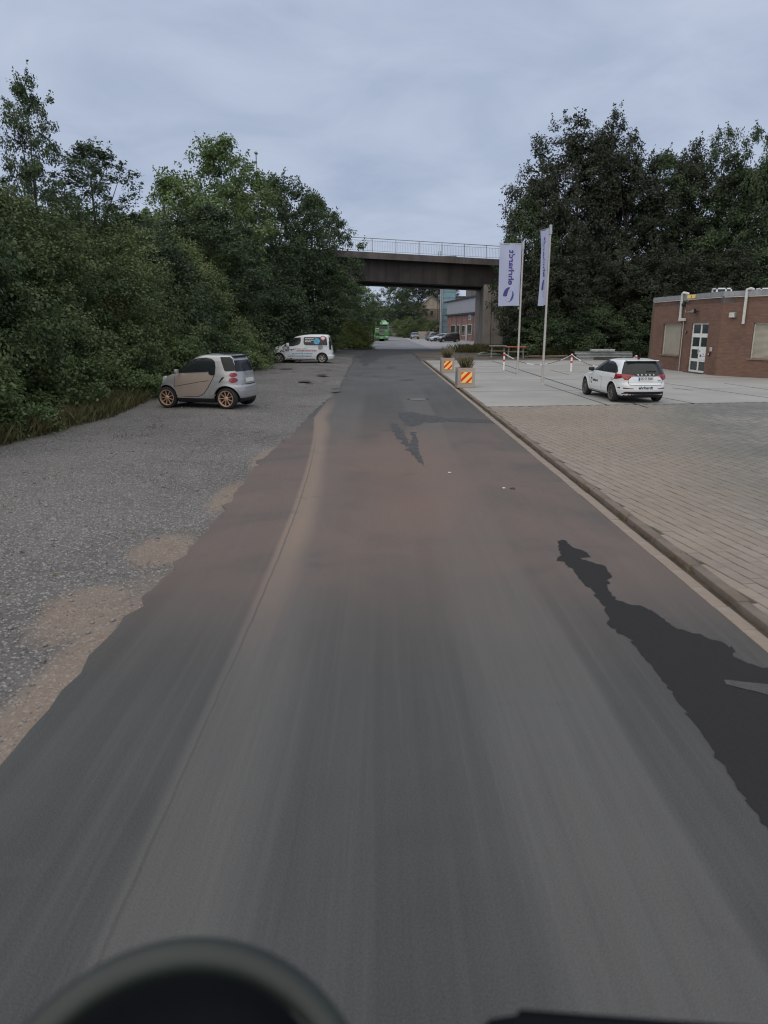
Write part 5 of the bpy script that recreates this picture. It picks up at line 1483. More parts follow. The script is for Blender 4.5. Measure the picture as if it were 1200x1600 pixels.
# ------------------------------------------------------------------ vehicles
def interp(tab, z):
    return float(np.interp(z, [a for a, _ in tab], [b for _, b in tab]))
class Car:
    """body from horizontal slices; local +x = front, origin at ground between bumpers"""
    def __init__(s, name, label, cat, L, front, rear, width, paint, loc, rz, scale=1.0, n=5.0, group=None, roof_mat=None, zroof=9, zlow=0, nf=None):
        s.L = L; s.f = front; s.r = rear; s.w = width; s.n = n
        s.root = thing(name, label, cat, loc, rz, group); s.root.scale = (scale,) * 3
        s.paint = paint
        s.z0 = front[0][0]; s.z1 = front[-1][0]
        s.roof_mat = roof_mat; s.zroof = zroof; s.zlow = zlow
        s.inf = s.n
    def X(s, d): return s.L / 2 - d
    def prm(s, z):
        z = min(max(z, s.z0), s.z1)
        xf = s.X(interp(s.f, z)); xr = s.X(interp(s.r, z)); w = interp(s.w, z)
        return (xf + xr) / 2, max(.01, (xf - xr) / 2), w
    def side(s, sg=1):
        def fn(d, z, off=0.0):
            xc, a, w = s.prm(z); x = s.X(d); t = min(.985, abs((x - xc) / a)); t2 = min(t, .985)
            return (x, sg * (w * (1 - t2 ** s.n) ** (1 / s.n) + off), z)
        return fn
    def rear(s):
        def fn(y, z, off=0.0):
            xc, a, w = s.prm(z); t = min(.97, abs(y / w)); return (xc - a * (1 - t ** s.n) ** (1 / s.n) - off, y, z)
        return fn
    def frontf(s):
        def fn(y, z, off=0.0):
            xc, a, w = s.prm(z); t = min(.97, abs(y / w)); return (xc + a * (1 - t ** s.n) ** (1 / s.n) + off, y, z)
        return fn
    def body(s, wheels, rad, nz=80, nr=128):
        zs = list(np.linspace(s.z0, s.z1 - .05, nz)) + list(s.z1 - .05 * (1 - np.linspace(0, 1, 9)[1:] ** .7))
        vs = []; fs = []
        for z in zs:
            xc, a, w = s.prm(z)
            if z == zs[-1]: a *= .9; w *= .8
            th = np.linspace(0, 2 * math.pi, 721); c_, q_ = np.cos(th), np.sin(th)
            px_ = a * np.sign(c_) * np.abs(c_) ** (2 / s.n); py_ = w * np.sign(q_) * np.abs(q_) ** (2 / s.n)
            al = np.concatenate([[0], np.cumsum(np.hypot(np.diff(px_), np.diff(py_)))]); u_ = np.linspace(0, al[-1], nr + 1)[:-1]
            vs += [(xc + x_, y_, z) for x_, y_ in zip(np.interp(u_, al, px_), np.interp(u_, al, py_))]
        m = len(zs)
        for i in range(m - 1):
            for k in range(nr): fs.append((i * nr + k, i * nr + (k + 1) % nr, (i + 1) * nr + (k + 1) % nr, (i + 1) * nr + k))
        fs.append(tuple(range(nr))[::-1]); fs.append(tuple((m - 1) * nr + k for k in range(nr)))
        mb = MB(); mb.add(vs, fs); me = mb.mesh('body')
        me.materials.append(s.paint); me.materials.append(MT['black'])
        if s.roof_mat: me.materials.append(s.roof_mat)
        o = obj('body', me, None, s.root)
        # wheel arches
        cut = MB(); W = max(w for _, w in s.w)
        for d, zc in wheels:
            for sg in (-1, 1):
                y0 = sg * (W - .32); y1 = sg * (W + .2); N = 32
                ring = [(s.X(d) + (rad + .055) * math.cos(2 * math.pi * k / N), zc + (rad + .055) * math.sin(2 * math.pi * k / N)) for k in range(N)]
                vv = [(x, y0, z) for x, z in ring] + [(x, y1, z) for x, z in ring]
                cut.add(vv, [tuple(range(N)), tuple(range(N, 2 * N))[::-1]] + [(k, k + N, (k + 1) % N + N, (k + 1) % N) for k in range(N)])
        cm = cut.mesh('arch'); cm.materials.append(MT['black'])
        co = bpy.data.objects.new('arch', cm); COL.objects.link(co); co.parent = s.root
        md = o.modifiers.new('arches', 'BOOLEAN'); md.operation = 'DIFFERENCE'; md.object = co; md.solver = 'EXACT'
        try: md.material_mode = 'TRANSFER'
        except Exception: pass
        bpy.context.view_layer.update()
        dg = bpy.context.evaluated_depsgraph_get()
        nm = bpy.data.meshes.new_from_object(o.evaluated_get(dg)); o.modifiers.clear(); o.data = nm; nm.name = 'body'
        bpy.data.objects.remove(co)
        nm.polygons.foreach_set('use_smooth', [True] * len(nm.polygons)); nm.set_sharp_from_angle(angle=R(32))
        names = [m_.name for m_ in nm.materials]; ib = names.index(MT['black'].name)
        for p in nm.polygons:
            c = p.center
            if c.z < s.zlow: p.material_index = ib
            if s.roof_mat and c.z > s.zroof: p.material_index = names.index(s.roof_mat.name)
        s.o = o; return o
    def patch(s, name, poly, m, fn, off=.004, th=.012, step=.09, par=None, smooth=30, it=0, **k):
        p = chaikin(poly, it) if it else poly
        if m is MT['glass']: off = off + .010; th = .03; step = .055
        mb = MB(); solid_patch(mb, p, fn, off, th, step)
        return mb.obj(name, m, par or s.root, smooth, **k)
    def seam(s, name, pts, fn, w=.012, off=.002, par=None):
        return s.patch(name, stroke(resample_open(pts, .08), w), MT['joint'], fn, off, .004, .2, par)
    def wheel(s, d, zc, rad, wid, sg, rim_m, nsp=10, rim_frac=.66):
        W = max(w for _, w in s.w)
        mb = MB(); r = rad; h = wid / 2
        mb.lathe([(r * rim_frac, -h), (r * .9, -h), (r * .985, -h * .75), (r, -h * .4), (r, h * .4), (r * .985, h * .75), (r * .9, h), (r * rim_frac, h), (r * rim_frac, -h)], 36, 'y')
        o = mb.obj('wheel', MT['rubber'], s.root, 40); o.location = (s.X(d), sg * (W - h - .02), zc)
        q = MB(); rr = r * rim_frac
        q.lathe([(rr + .006, h * .9), (rr + .006, h * 1.04), (rr - .014, h * 1.0), (rr - .02, h * .5), (rr - .02, -h * .8)], 36, 'y')
        for k in range(nsp):
            a = 2 * math.pi * k / nsp; c_, s_ = math.cos(a), math.sin(a)
            T = lambda v: (v[0] * c_ - v[2] * s_, v[1], v[0] * s_ + v[2] * c_)
            wv = .022 if nsp >= 9 else .05
            q.box(.03, rr, h * .55, h * .82, -wv / 2, wv / 2, T=T)
        q.lathe([(0, h * .92), (.04, h * .92), (.055, h * .8), (.055, h * .5)], 16, 'y')
        rm = q.obj('rim', rim_m, o, 40)
        if sg < 0: rm.rotation_euler = (0, 0, math.pi)
        dk = MB().lathe([(0, h * .35), (rr - .01, h * .35), (rr - .01, h * .2), (0, h * .2)], 24, 'y').obj('brake_disc', MT['black'], o)
        if sg < 0: dk.rotation_euler = (0, 0, math.pi)
        return o
def resample_open(pts, step):
    out = []
    for a, b in zip(pts, pts[1:]):
        k = max(1, int(math.dist(a, b) / step)); out += [(a[0] + (b[0] - a[0]) * j / k, a[1] + (b[1] - a[1]) * j / k) for j in range(k)]
    return out + [pts[-1]]

# ---- small silver two-seater
sx, sy, sz = None, None, None
def on_depth(px, py, t):
    x, y, d = ray(px, py); return (x * t, y * t, CAMH + d * t)
pr = on_depth(370, 639.5, 20.9)
a_ = R(180 - 13)      # heading
front = [(.17, .16), (.24, .06), (.35, .01), (.5, 0), (.62, .02), (.72, .06), (.82, .15), (.89, .25), (.94, .36), (.97, .46), (1.0, .53), (1.1, .66), (1.2, .80), (1.3, .95), (1.4, 1.12), (1.46, 1.26), (1.51, 1.42), (1.545, 1.62)]
rear = [(.17, 2.50), (.24, 2.62), (.35, 2.68), (.5, 2.70), (.62, 2.69), (.68, 2.655), (.8, 2.64), (.95, 2.61), (1.0, 2.60), (1.1, 2.57), (1.3, 2.50), (1.42, 2.43), (1.48, 2.37), (1.515, 2.30), (1.545, 2.0)]
width = [(.17, .68), (.24, .74), (.4, .785), (.6, .785), (.8, .775), (.95, .755), (1.02, .74), (1.2, .695), (1.35, .65), (1.45, .61), (1.515, .55), (1.545, .42)]
SCL = 1.025
hx, hy = math.cos(a_), math.sin(a_)
xr_local = 2.70 / 2 - 2.22
org_ = Vector((pr[0] - .10, pr[1] + .62)) - Vector((hx, hy)) * xr_local * SCL
sm = Car('two_seater_car', 'short silver two-seater car with copper-toned wheels parked on the gravel', 'car', 2.70, front, rear, width, MT['silver_car'],
         (org_.x, org_.y, zgravel(org_.x, org_.y) - .005), a_, SCL, n=4.2, roof_mat=MT['dark_car'], zroof=1.50, zlow=.30)
sm.body(((.37, .30), (2.22, .30)), .30)
for sg in (1, -1):
    fn = sm.side(sg)
    doorp = [(.66, .99), (.655, .60), (.70, .40), (.78, .335), (1.38, .355), (1.56, .44), (1.70, .62), (1.84, .85), (1.905, .98), (1.90, 1.02)]
    sm.patch('door_gap', [(.645, 1.0), (.64, .59), (.685, .385), (.775, .32), (1.39, .34), (1.575, .43), (1.715, .61), (1.855, .845), (1.92, .98), (1.915, 1.02)], MT['joint'], fn, .003, .01, .1)
    dr = sm.patch('door', doorp, MT['door_silver'], fn, .009, .014, .1)
    sm.patch('rub_strip', stroke([(.625, .625), (.75, .64), (1.1, .70), (1.45, .765), (1.73, .80)], .014), MT['joint'], fn, .011, .006, .2, dr)
    glassp = [(.66, 1.005), (.80, 1.01), (1.73, 1.055), (1.735, .985), (1.80, .955), (1.90, .955), (1.925, 1.0), (1.93, 1.20), (1.895, 1.33), (1.80, 1.405), (1.62, 1.435), (1.42, 1.425), (1.22, 1.385), (1.02, 1.27), (.80, 1.09)]
    sm.patch('side_window', glassp, MT['glass'], fn, .012, .014, .09)
    sm.patch('window_pillar', stroke([(1.66, 1.06), (1.655, 1.25), (1.67, 1.43)], .035), MT['black'], fn, .016, .006, .2)
    sm.patch('rear_pillar_panel', [(2.05, 1.455), (2.30, 1.455), (2.37, 1.40), (2.50, 1.08), (2.24, 1.065), (2.20, 1.09)], MT['black'], fn, .018, .012, .09)
    sm.patch('air_intake', [(2.03, .755), (2.06, .75), (2.20, .90), (2.17, .905), (2.12, .89)], MT['black'], fn, .009, .012, .1)
    sm.patch('sill', [(.70, .345), (.72, .30), (1.80, .30), (1.95, .42), (1.86, .385), (1.4, .335), (1.0, .33)], MT['silver_car'], fn, .012, .02, .1)
    for zc, r_ in ((.965, .085), (.815, .10)):
        poly = [(2.43 + r_ * 1.1 * math.cos(2 * math.pi * k / 16), zc + r_ * .72 * math.sin(2 * math.pi * k / 16)) for k in range(16)]
        sm.patch('tail_lamp', poly, MT['tail_red'], fn, .02, .03, .05)
    sm.patch('wheel_arch_trim', stroke([(2.22 + .395 * math.cos(t), .30 + .395 * math.sin(t)) for t in np.linspace(.15, 2.9, 20)], .055), MT['silver_car'], fn, .02, .03, .3)
    sm.patch('wheel_arch_trim', stroke([(.37 + .385 * math.cos(t), .30 + .385 * math.sin(t)) for t in np.linspace(.1, 2.6, 20)], .05), MT['silver_car'], fn, .016, .03, .3)
    hp = [(.19 + .11 * math.cos(2 * math.pi * k / 14), .80 + .09 * math.sin(2 * math.pi * k / 14)) for k in range(14)]
    sm.patch('headlight', hp, MT['headlamp'], fn, .01, .02, .05)
    mr = MB().bevbox(-.05, .05, -.08, .08, -.05, .06, .03).obj('wing_mirror', MT['silver_car'], sm.root, 40)
    mr.location = (sm.X(.77), sg * .83, 1.05); mr.rotation_euler = (0, 0, 0)
    MB().bevbox(-.03, .03, -.1, .02, -.03, .02, .01).obj('mirror_foot', MT['black'], mr)
    sm.wheel(.37, .30, .30, .19, sg, MT['copper_rim'], 9, .73)
    sm.wheel(2.22, .30, .30, .21, sg, MT['copper_rim'], 9, .73)
rf = sm.rear()
sm.patch('rear_window', [(-.50, 1.36), (.50, 1.36), (.58, 1.06), (-.58, 1.06)], MT['glass'], rf, .008, .012, .1)
sm.patch('number_plate', [(-.26, .86), (.26, .86), (.26, .75), (-.26, .75)], MT['plate'], rf, .02, .02, .15)
sm.patch('plate_recess', [(-.34, .92), (.34, .92), (.34, .70), (-.34, .70)], MT['grey_metal'], rf, .008, .02, .15)
sm.patch('tailgate_line', stroke([(-.62, .70), (0, .68), (.62, .70)], .02), MT['joint'], rf, .004, .01, .2)
ff = sm.frontf()
sm.patch('windscreen', [(-.52, 1.40), (.52, 1.40), (.62, 1.03), (-.62, 1.03)], MT['glass'], ff, .008, .012, .1)
sm.patch('cowl', [(-.64, .965), (.64, .965), (.63, 1.01), (-.63, 1.01)], MT['black'], ff, .008, .012, .1)
sm.patch('grille', [(-.38, .62), (.38, .62), (.34, .48), (-.34, .48)], MT['black'], ff, .006, .012, .1)
MB().bevbox(sm.X(2.47), sm.X(2.30), -.46, .46, 1.455, 1.49, .012).obj('roof_spoiler', MT['black'], sm.root)

# ---- white hatchback
def hatch(name, label, loc, rz, scale, paint, rim, group=None, detail=True, cat='car'):
    front = [(.19, .15), (.3, .03), (.45, 0), (.6, .02), (.7, .08), (.77, .22), (.83, .5), (.90, .95), (.95, 1.12), (1.0, 1.26), (1.1, 1.47), (1.2, 1.70), (1.3, 1.95), (1.37, 2.18), (1.42, 2.45), (1.47, 2.85)]
    rear = [(.19, 4.20), (.3, 4.31), (.45, 4.36), (.62, 4.35), (.70, 4.31), (.85, 4.29), (.95, 4.26), (1.0, 4.22), (1.1, 4.14), (1.2, 4.06), (1.3, 3.97), (1.37, 3.90), (1.42, 3.80), (1.47, 3.30)]
    width = [(.19, .78), (.3, .86), (.45, .895), (.65, .90), (.85, .895), (.95, .865), (1.0, .835), (1.1, .795), (1.2, .752), (1.3, .71), (1.37, .67), (1.42, .61), (1.47, .45)]
    c = Car(name, label, cat, 4.36, front, rear, width, paint, loc, rz, scale, n=5.0, group=group, zlow=.245)
    c.body(((.86, .325), (3.51, .325)), .325)
    for sg in (1, -1):
        fn = c.side(sg)
        c.patch('front_window', [(1.44, 1.0), (1.60, 1.08), (1.90, 1.22), (2.15, 1.325), (2.42, 1.375), (2.58, 1.38), (2.58, 1.0)], MT['glass'], fn, .008, .012, .12)
        c.patch('rear_window_side', [(2.64, 1.0), (2.64, 1.38), (3.05, 1.37), (3.35, 1.32), (3.62, 1.20), (3.78, 1.06), (3.74, 1.0)], MT['glass'], fn, .008, .012, .12)
        c.patch('window_pillar', [(2.55, 1.0), (2.67, 1.0), (2.67, 1.385), (2.55, 1.385)], MT['black'], fn, .022, .03, .05)
        c.seam('door_seam', [(1.42, .97), (1.36, .60), (1.46, .30), (2.55, .28), (2.60, .60), (2.61, .98)], fn)
        c.seam('door_seam', [(2.61, .30), (3.10, .32), (3.18, .45), (3.40, .72), (3.72, .82), (3.78, 1.0)], fn)
        for d in (2.38, 3.42): c.patch('door_handle', [(d, .86), (d + .19, .865), (d + .19, .835), (d, .83)], paint, fn, .03, .03, .2)
        c.patch('wheel_arch_lip', stroke([(3.51 + .40 * math.cos(t), .325 + .40 * math.sin(t)) for t in np.linspace(.1, 3.0, 20)], .03), paint, fn, .010, .02, .3)
        c.patch('wheel_arch_lip', stroke([(.86 + .40 * math.cos(t), .325 + .40 * math.sin(t)) for t in np.linspace(.1, 3.0, 20)], .03), paint, fn, .010, .02, .3)
        c.patch('headlight', [(.10, .72), (.42, .78), (.50, .72), (.30, .62), (.10, .62)], MT['headlamp'], fn, .01, .02, .08)
        mr = MB().bevbox(-.08, .08, -.10, .10, -.05, .07, .04).obj('wing_mirror', MT['black'], c.root, 40); mr.location = (c.X(1.62), sg * .93, 1.02)
        MB().bevbox(-.03, .04, -.06, .0, -.08, -.04, .01).obj('mirror_foot', MT['black'], mr)
        c.wheel(.86, .325, .325, .215, sg, rim, 10, .72); c.wheel(3.51, .325, .325, .215, sg, rim, 10, .72)
    ff = c.frontf()
    c.patch('windscreen', [(-.60, 1.34), (.60, 1.34), (.74, .98), (-.74, .98)], MT['glass'], ff, .008, .012, .12)
    c.patch('grille', [(-.42, .68), (.42, .68), (.36, .52), (-.36, .52)], MT['black'], ff, .008, .012, .12)
    c.patch('lower_intake', [(-.62, .42), (.62, .42), (.56, .26), (-.56, .26)], MT['black'], ff, .006, .012, .12)
    c.patch('number_plate', [(-.26, .50), (.26, .50), (.26, .40), (-.26, .40)], MT['plate'], ff, .02, .02, .2)
    rf = c.rear()
    c.patch('rear_window', [(-.57, 1.385), (.57, 1.385), (.60, 1.36), (.70, 1.12), (.745, .985), (.66, .935), (.30, .915), (-.30, .915), (-.66, .935), (-.745, .985), (-.70, 1.12), (-.60, 1.36)], MT['glass'], rf, .010, .014, .09)
    MB().bevbox(c.X(3.97), c.X(3.76), -.56, .56, 1.405, 1.432, .012).obj('roof_spoiler', paint, c.root)
    return c, rf
hp = (956 + 1023.8) / 2
H0 = G(956, 627.5, ZP); H1 = G(1023.8, 626.5, ZP)
rx, ry = (H0[0] + H1[0]) / 2 + .02, (H0[1] + H1[1]) / 2
ha = R(90 + 4.0)
hs_ = .95
loc = Vector((rx, ry)) - Vector((math.cos(ha), math.sin(ha))) * (4.36 / 2 - 3.51) * hs_
hb, rf = hatch('white_hatchback', 'white hatchback with dark rear window parked on the concrete yard, seen from behind', (loc.x, loc.y, ZP), ha, hs_, MT['white_car'], MT['grey_rim'])
for sg in (1, -1):
    P = lambda pts: [(sg * y, z) for y, z in pts]
    fn = hb.side(sg)
    hb.patch('tail_lamp', P([(.86, .985), (.70, .98), (.42, .955), (.36, .93), (.56, .905), (.70, .89), (.80, .84), (.872, .79)]), MT['tail_red'], rf, .026, .04, .04)
    hb.patch('tail_lamp', [(4.10, .975), (4.18, .985), (4.235, .97), (4.27, .90), (4.25, .79), (4.19, .80), (4.12, .90)], MT['tail_red'], fn, .026, .04, .04)
    hb.patch('bumper_reflector', P([(.84, .525), (.80, .545), (.42, .515), (.42, .50), (.80, .50)]), MT['black'], rf, .012, .02, .1)
    hb.patch('reflector', P([(.62, .53), (.43, .514), (.43, .502), (.62, .506)]), MT['tail_red'], rf, .016, .02, .1)
hb.patch('diffuser', [(-.66, .40), (.66, .40), (.80, .27), (.76, .20), (-.76, .20), (-.80, .27)], MT['black'], rf, .016, .03, .1)
hb.patch('tailgate_seam', stroke(resample_open([(-.62, .93), (-.58, .68), (-.52, .615), (.52, .615), (.58, .68), (.62, .93)], .1), .012), MT['joint'], rf, .003, .006, .3)
hb.patch('tailgate_crease', stroke(resample_open([(-.57, .70), (.57, .70)], .1), .008), MT['grey_metal'], rf, .004, .006, .3)
pl_ = hb.patch('number_plate', [(-.26, .885), (.26, .885), (.26, .765), (-.26, .765)], MT['plate'], rf, .018, .02, .2)
hb.patch('plate_strip', [(-.255, .88), (-.21, .88), (-.21, .77), (-.255, .77)][::-1], MT['plate_blue'], lambda y, z, o=0: rf(-y, z, o), .021, .004, .2, pl_)
tm = MB(); text_on(tm, 'DO IT 9000', lambda u, v, o: rf(-(u + .02), .797 + v, .0215), .41, .085, bold=.01); tm.obj('lettering', MT['print_navy'], pl_)
tm = MB()
for k, ch in enumerate('SKODA'):
    vs_, fs_ = text_mesh(ch, height=.045, width=.05, bold=.02); tm.add([rf(-(u + (-2 + k) * .135), .945 + v, .026) for u, v in vs_], fs_)
tm.obj('lettering', MT['white_paint'], hb.root, kind='stuff')
tm = MB(); text_on(tm, 'ehrhardt', lambda u, v, o: rf(-u, .49 + v, .008), .50, .095, bold=.03); tm.obj('lettering', MT['print_navy'], hb.root)
hb.patch('model_badge', [(.42, .775), (.53, .775), (.53, .755), (.42, .755)], MT['black'], lambda y, z, o=0: rf(-y, z, o), .01, .01, .2)
wp = MB().bevbox(-.02, .02, -.27, .06, -.018, .018, .008).obj('rear_wiper', MT['black'], hb.root); wp.location = tuple(Vector(rf(-.10, 1.075, .03)))
fn = hb.side(1)
em = hb.patch('door_emblem', [(1.62 + .09 * math.cos(t), .62 + .11 * math.sin(t)) for t in np.linspace(.5, 5.2, 16)] + [(1.62 + .05 * math.cos(t), .62 + .06 * math.sin(t)) for t in np.linspace(5.0, .7, 10)], MT['print_navy'], fn, .004, .004, .1)
tm = MB(); text_on(tm, 'ehrhardt', lambda u, v, o: fn(2.0 + u, .60 + v, .004), .52, .10, bold=.03); tm.obj('lettering', MT['print_navy'], hb.root)
MB().bevbox(-.012, .012, -.03, .05, 0, .02, .006).obj('x', MT['black'], None) if False else None
an = MB(); an.add([(-.09, -.02, 0), (.09, -.02, 0), (.09, .02, 0), (-.09, .02, 0), (-.085, 0, .075), (-.03, 0, .07)], [(0, 3, 2, 1), (0, 1, 5, 4), (2, 3, 4, 5), (1, 2, 5), (3, 0, 4)])
a_o = an.obj('roof_antenna', MT['black'], hb.root); a_o.location = (hb.X(3.55), 0, 1.455)

# ---- panel vans / people carriers
def van(name, label, loc, rz, scale, paint, rim, cat='van', group=None, glass_all=True):
    front = [(.20, .14), (.3, .04), (.45, 0), (.62, .02), (.78, .08), (.88, .16), (.95, .26), (1.02, .45), (1.08, .72), (1.13, 1.02), (1.18, 1.12), (1.3, 1.28), (1.45, 1.49), (1.6, 1.75), (1.70, 2.02), (1.76, 2.3), (1.82, 2.8)]
    rear = [(.20, 4.28), (.3, 4.36), (.48, 4.38), (.52, 4.30), (.7, 4.28), (1.0, 4.25), (1.3, 4.20), (1.6, 4.13), (1.72, 4.09), (1.79, 4.0), (1.82, 3.7)]
    width = [(.20, .80), (.3, .87), (.5, .905), (.9, .905), (1.08, .885), (1.3, .845), (1.6, .78), (1.70, .75), (1.77, .69), (1.82, .5)]
    c = Car(name, label, cat, 4.38, front, rear, width, paint, loc, rz, scale, n=5.5, group=group, zlow=.22)
    c.body(((.86, .32), (3.64, .32)), .32)
    for sg in (1, -1):
        fn = c.side(sg)
        c.patch('front_window', [(1.12, 1.06), (1.30, 1.18), (1.50, 1.36), (1.74, 1.54), (1.95, 1.61), (2.28, 1.635), (2.30, 1.42), (2.24, 1.25), (2.08, 1.15), (1.75, 1.08)], MT['glass'], fn, .008, .012, .13)
        c.patch('rear_window_side', [(2.52, 1.645), (2.48, 1.60), (2.47, 1.28), (2.52, 1.18), (2.64, 1.14), (3.98, 1.14), (4.0, 1.2), (3.93, 1.645)], MT['glass'], fn, .008, .012, .13)
        c.seam('door_seam', [(1.16, 1.02), (1.22, .45), (1.32, .30), (2.25, .27), (2.37, .40), (2.38, 1.70)], fn)
        c.seam('sliding_rail', [(2.5, 1.03), (4.1, 1.03)], fn, .014)
        for d in (2.08, 2.45): c.patch('door_handle', [(d, .98), (d + .22, .985), (d + .22, .95), (d, .945)], paint, fn, .03, .03, .2)
        c.patch('rear_lamp', [(4.08, 1.42), (4.17, 1.38), (4.21, 1.1), (4.22, .86), (4.12, .86), (4.10, 1.1)], MT['glass'] if sg > 0 else MT['tail_red'], fn, .014, .03, .12)
        c.patch('headlight', [(.20, .98), (.46, 1.0), (.62, .96), (.50, .82), (.28, .76), (.14, .80)], MT['headlamp'], fn, .01, .02, .08)
        c.patch('sill_strip', [(1.30, .285), (3.18, .285), (3.18, .245), (1.30, .245)], MT['black'], fn, .010, .02, .2)
        mr = MB().bevbox(-.09, .09, -.11, .11, -.10, .13, .04).obj('wing_mirror', paint, c.root, 40); mr.location = (c.X(1.46), sg * 1.0, 1.16)
        MB().bevbox(-.03, .04, -.06, .0, -.12, -.08, .01).obj('mirror_foot', MT['black'], mr)
        c.wheel(.86, .32, .32, .21, sg, rim, 6, .66); c.wheel(3.64, .32, .32, .21, sg, rim, 6, .66)
    ff = c.frontf()
    c.patch('windscreen', [(-.66, 1.64), (.66, 1.64), (.76, 1.19), (-.76, 1.19)], MT['glass'], ff, .008, .012, .12)
    c.patch('grille', [(-.5, .62), (.5, .62), (.55, .40), (-.55, .40)], MT['black'], ff, .01, .012, .12)
    rf = c.rear()
    c.patch('rear_window', [(-.60, 1.62), (.60, 1.62), (.66, 1.14), (-.66, 1.14)], MT['glass'], rf, .01, .012, .12)
    c.patch('number_plate', [(-.26, .78), (.26, .78), (.26, .67), (-.26, .67)], MT['plate'], rf, .02, .02, .2)
    return c
vr = on_depth(508, 566.5, 47.6); vf = on_depth(440, 565.5, 47.9)
vx = (vr[0] + vf[0]) / 2; vy = vr[1] + .9
vc = van('white_van', 'white family van with blue and rose stickers parked by the hedge', (vx - .22, vy, zgravel(vx, vy) - .005), R(180), 1.035, MT['white_car'], MT['silver_rim'])
fn = vc.side(1)
tw = MB(); gq = random.Random(9)
def dashes(mb, x0, x1, z, h, slope=0.0):
    x = x0
    while x < x1:
        l = gq.uniform(.05, .16); b = min(x + l, x1)
        mb.add([fn(x, z, .006), fn(b, z, .006), fn(b, z + h, .006), fn(x, z + h, .006)], [(0, 1, 2, 3)]); x = b + .025
r_ = MB(); dashes(r_, 2.02, 3.30, .76, .06); dashes(r_, 1.62, 1.90, .86, .05); r_.obj('rose_lettering', MT['rose'], vc.root, kind='stuff')
r_ = MB(); dashes(r_, 1.72, 3.06, .585, .06); r_.obj('blue_lettering', MT['sky_blue'], vc.root, kind='stuff')
r_ = MB(); dashes(r_, 1.42, 2.98, .43, .06); dashes(r_, 1.40, 1.90, .53, .025); dashes(r_, 1.44, 1.60, .86, .05); r_.obj('dark_lettering', MT['grey_metal'], vc.root, kind='stuff')
fnw = lambda u, v, o=0: vc.side(1)(u, v, .024 + o)
r_ = MB()
for z, x1 in ((1.53, 3.14), (1.435, 3.14), (1.34, 2.95)):
    x = 2.56
    while x < x1:
        l = gq.uniform(.05, .12); b = min(x + l, x1); r_.add([fnw(x, z), fnw(b, z), fnw(b, z + .045), fnw(x, z + .045)], [(0, 1, 2, 3)]); x = b + .02
r_.obj('window_lettering', MT['white_paint'], vc.root, kind='stuff')
vc.patch('sticker', [(3.20, 1.60), (3.42, 1.56), (3.55, 1.42), (3.44, 1.22), (3.28, 1.20), (3.12, 1.28)], MT['sky_blue'], fn, .028, .006, .1)
vc.patch('sticker', [(3.72 + .17 * math.cos(t), 1.58 + .15 * math.sin(t)) for t in np.linspace(0, 6.28, 17)[:-1]], MT['rose'], fn, .028, .006, .1)
vc.patch('sticker', [(3.72 + .11 * math.cos(t), 1.59 + .095 * math.sin(t)) for t in np.linspace(0, 6.28, 17)[:-1]], MT['white_paint'], fn, .032, .006, .1)
vc.patch('sticker', [(3.46, 1.18), (3.62, 1.16), (3.74, 1.06), (3.66, .90), (3.48, .86), (3.38, .98)], MT['grey_sheet'], fn, .012, .006, .1)
vc.patch('door_emblem', [(1.46 + .10 * math.cos(t), .86 + .11 * math.sin(t)) for t in np.linspace(.8, 5.4, 14)] + [(1.46 + .05 * math.cos(t), .86 + .06 * math.sin(t)) for t in np.linspace(5.2, 1.0, 9)], MT['grey_metal'], fn, .005, .004, .1)

# ---- parked cars by the factory and oncoming ones
x, y, _ = on_depth(700, 535, 117)
van('people_carrier', 'dark people carrier nearest of the three cars by the factory', (x + .2, y + 1.2, .01), R(180 + 12), .86, MT['dark_car'], MT['silver_rim'], cat='car', group='cars parked by the factory')
x, y, _ = on_depth(690, 533, 124)
hatch('parked_car', 'pale silver car squeezed between the dark people carrier and the rear dark car', (x - .2, y + 1.0, .01), R(180 + 20), .95, MT['pale_car'], MT['grey_rim'], group='cars parked by the factory', detail=False)
x, y, _ = on_depth(682, 531.5, 131)
c_, rf2 = hatch('parked_car', 'dark grey car farthest of the three parked by the factory', (x + .1, y + .8, .01), R(20), 1.05, MT['grey_car'], MT['grey_rim'], group='cars parked by the factory', detail=False)
for sg in (1, -1): c_.patch('tail_lamp', [(sg * .84, .97), (sg * .50, .95), (sg * .50, .85), (sg * .84, .82)], MT['tail_red'], rf2, .016, .03, .1)
x, y, _ = on_depth(648, 529.5, 150)
hatch('oncoming_car', 'small dark car with pale windscreen facing the camera on the far yard', (x, y, .01), R(-88), .95, MT['grey_car'], MT['grey_rim'], detail=False)

# ---- green truck
tx, ty, _ = on_depth(596.5, 532.5, 127)
tr = thing('green_truck', 'bright green truck cab coming towards the camera on the far road', 'truck', (tx, ty, .005), R(180))
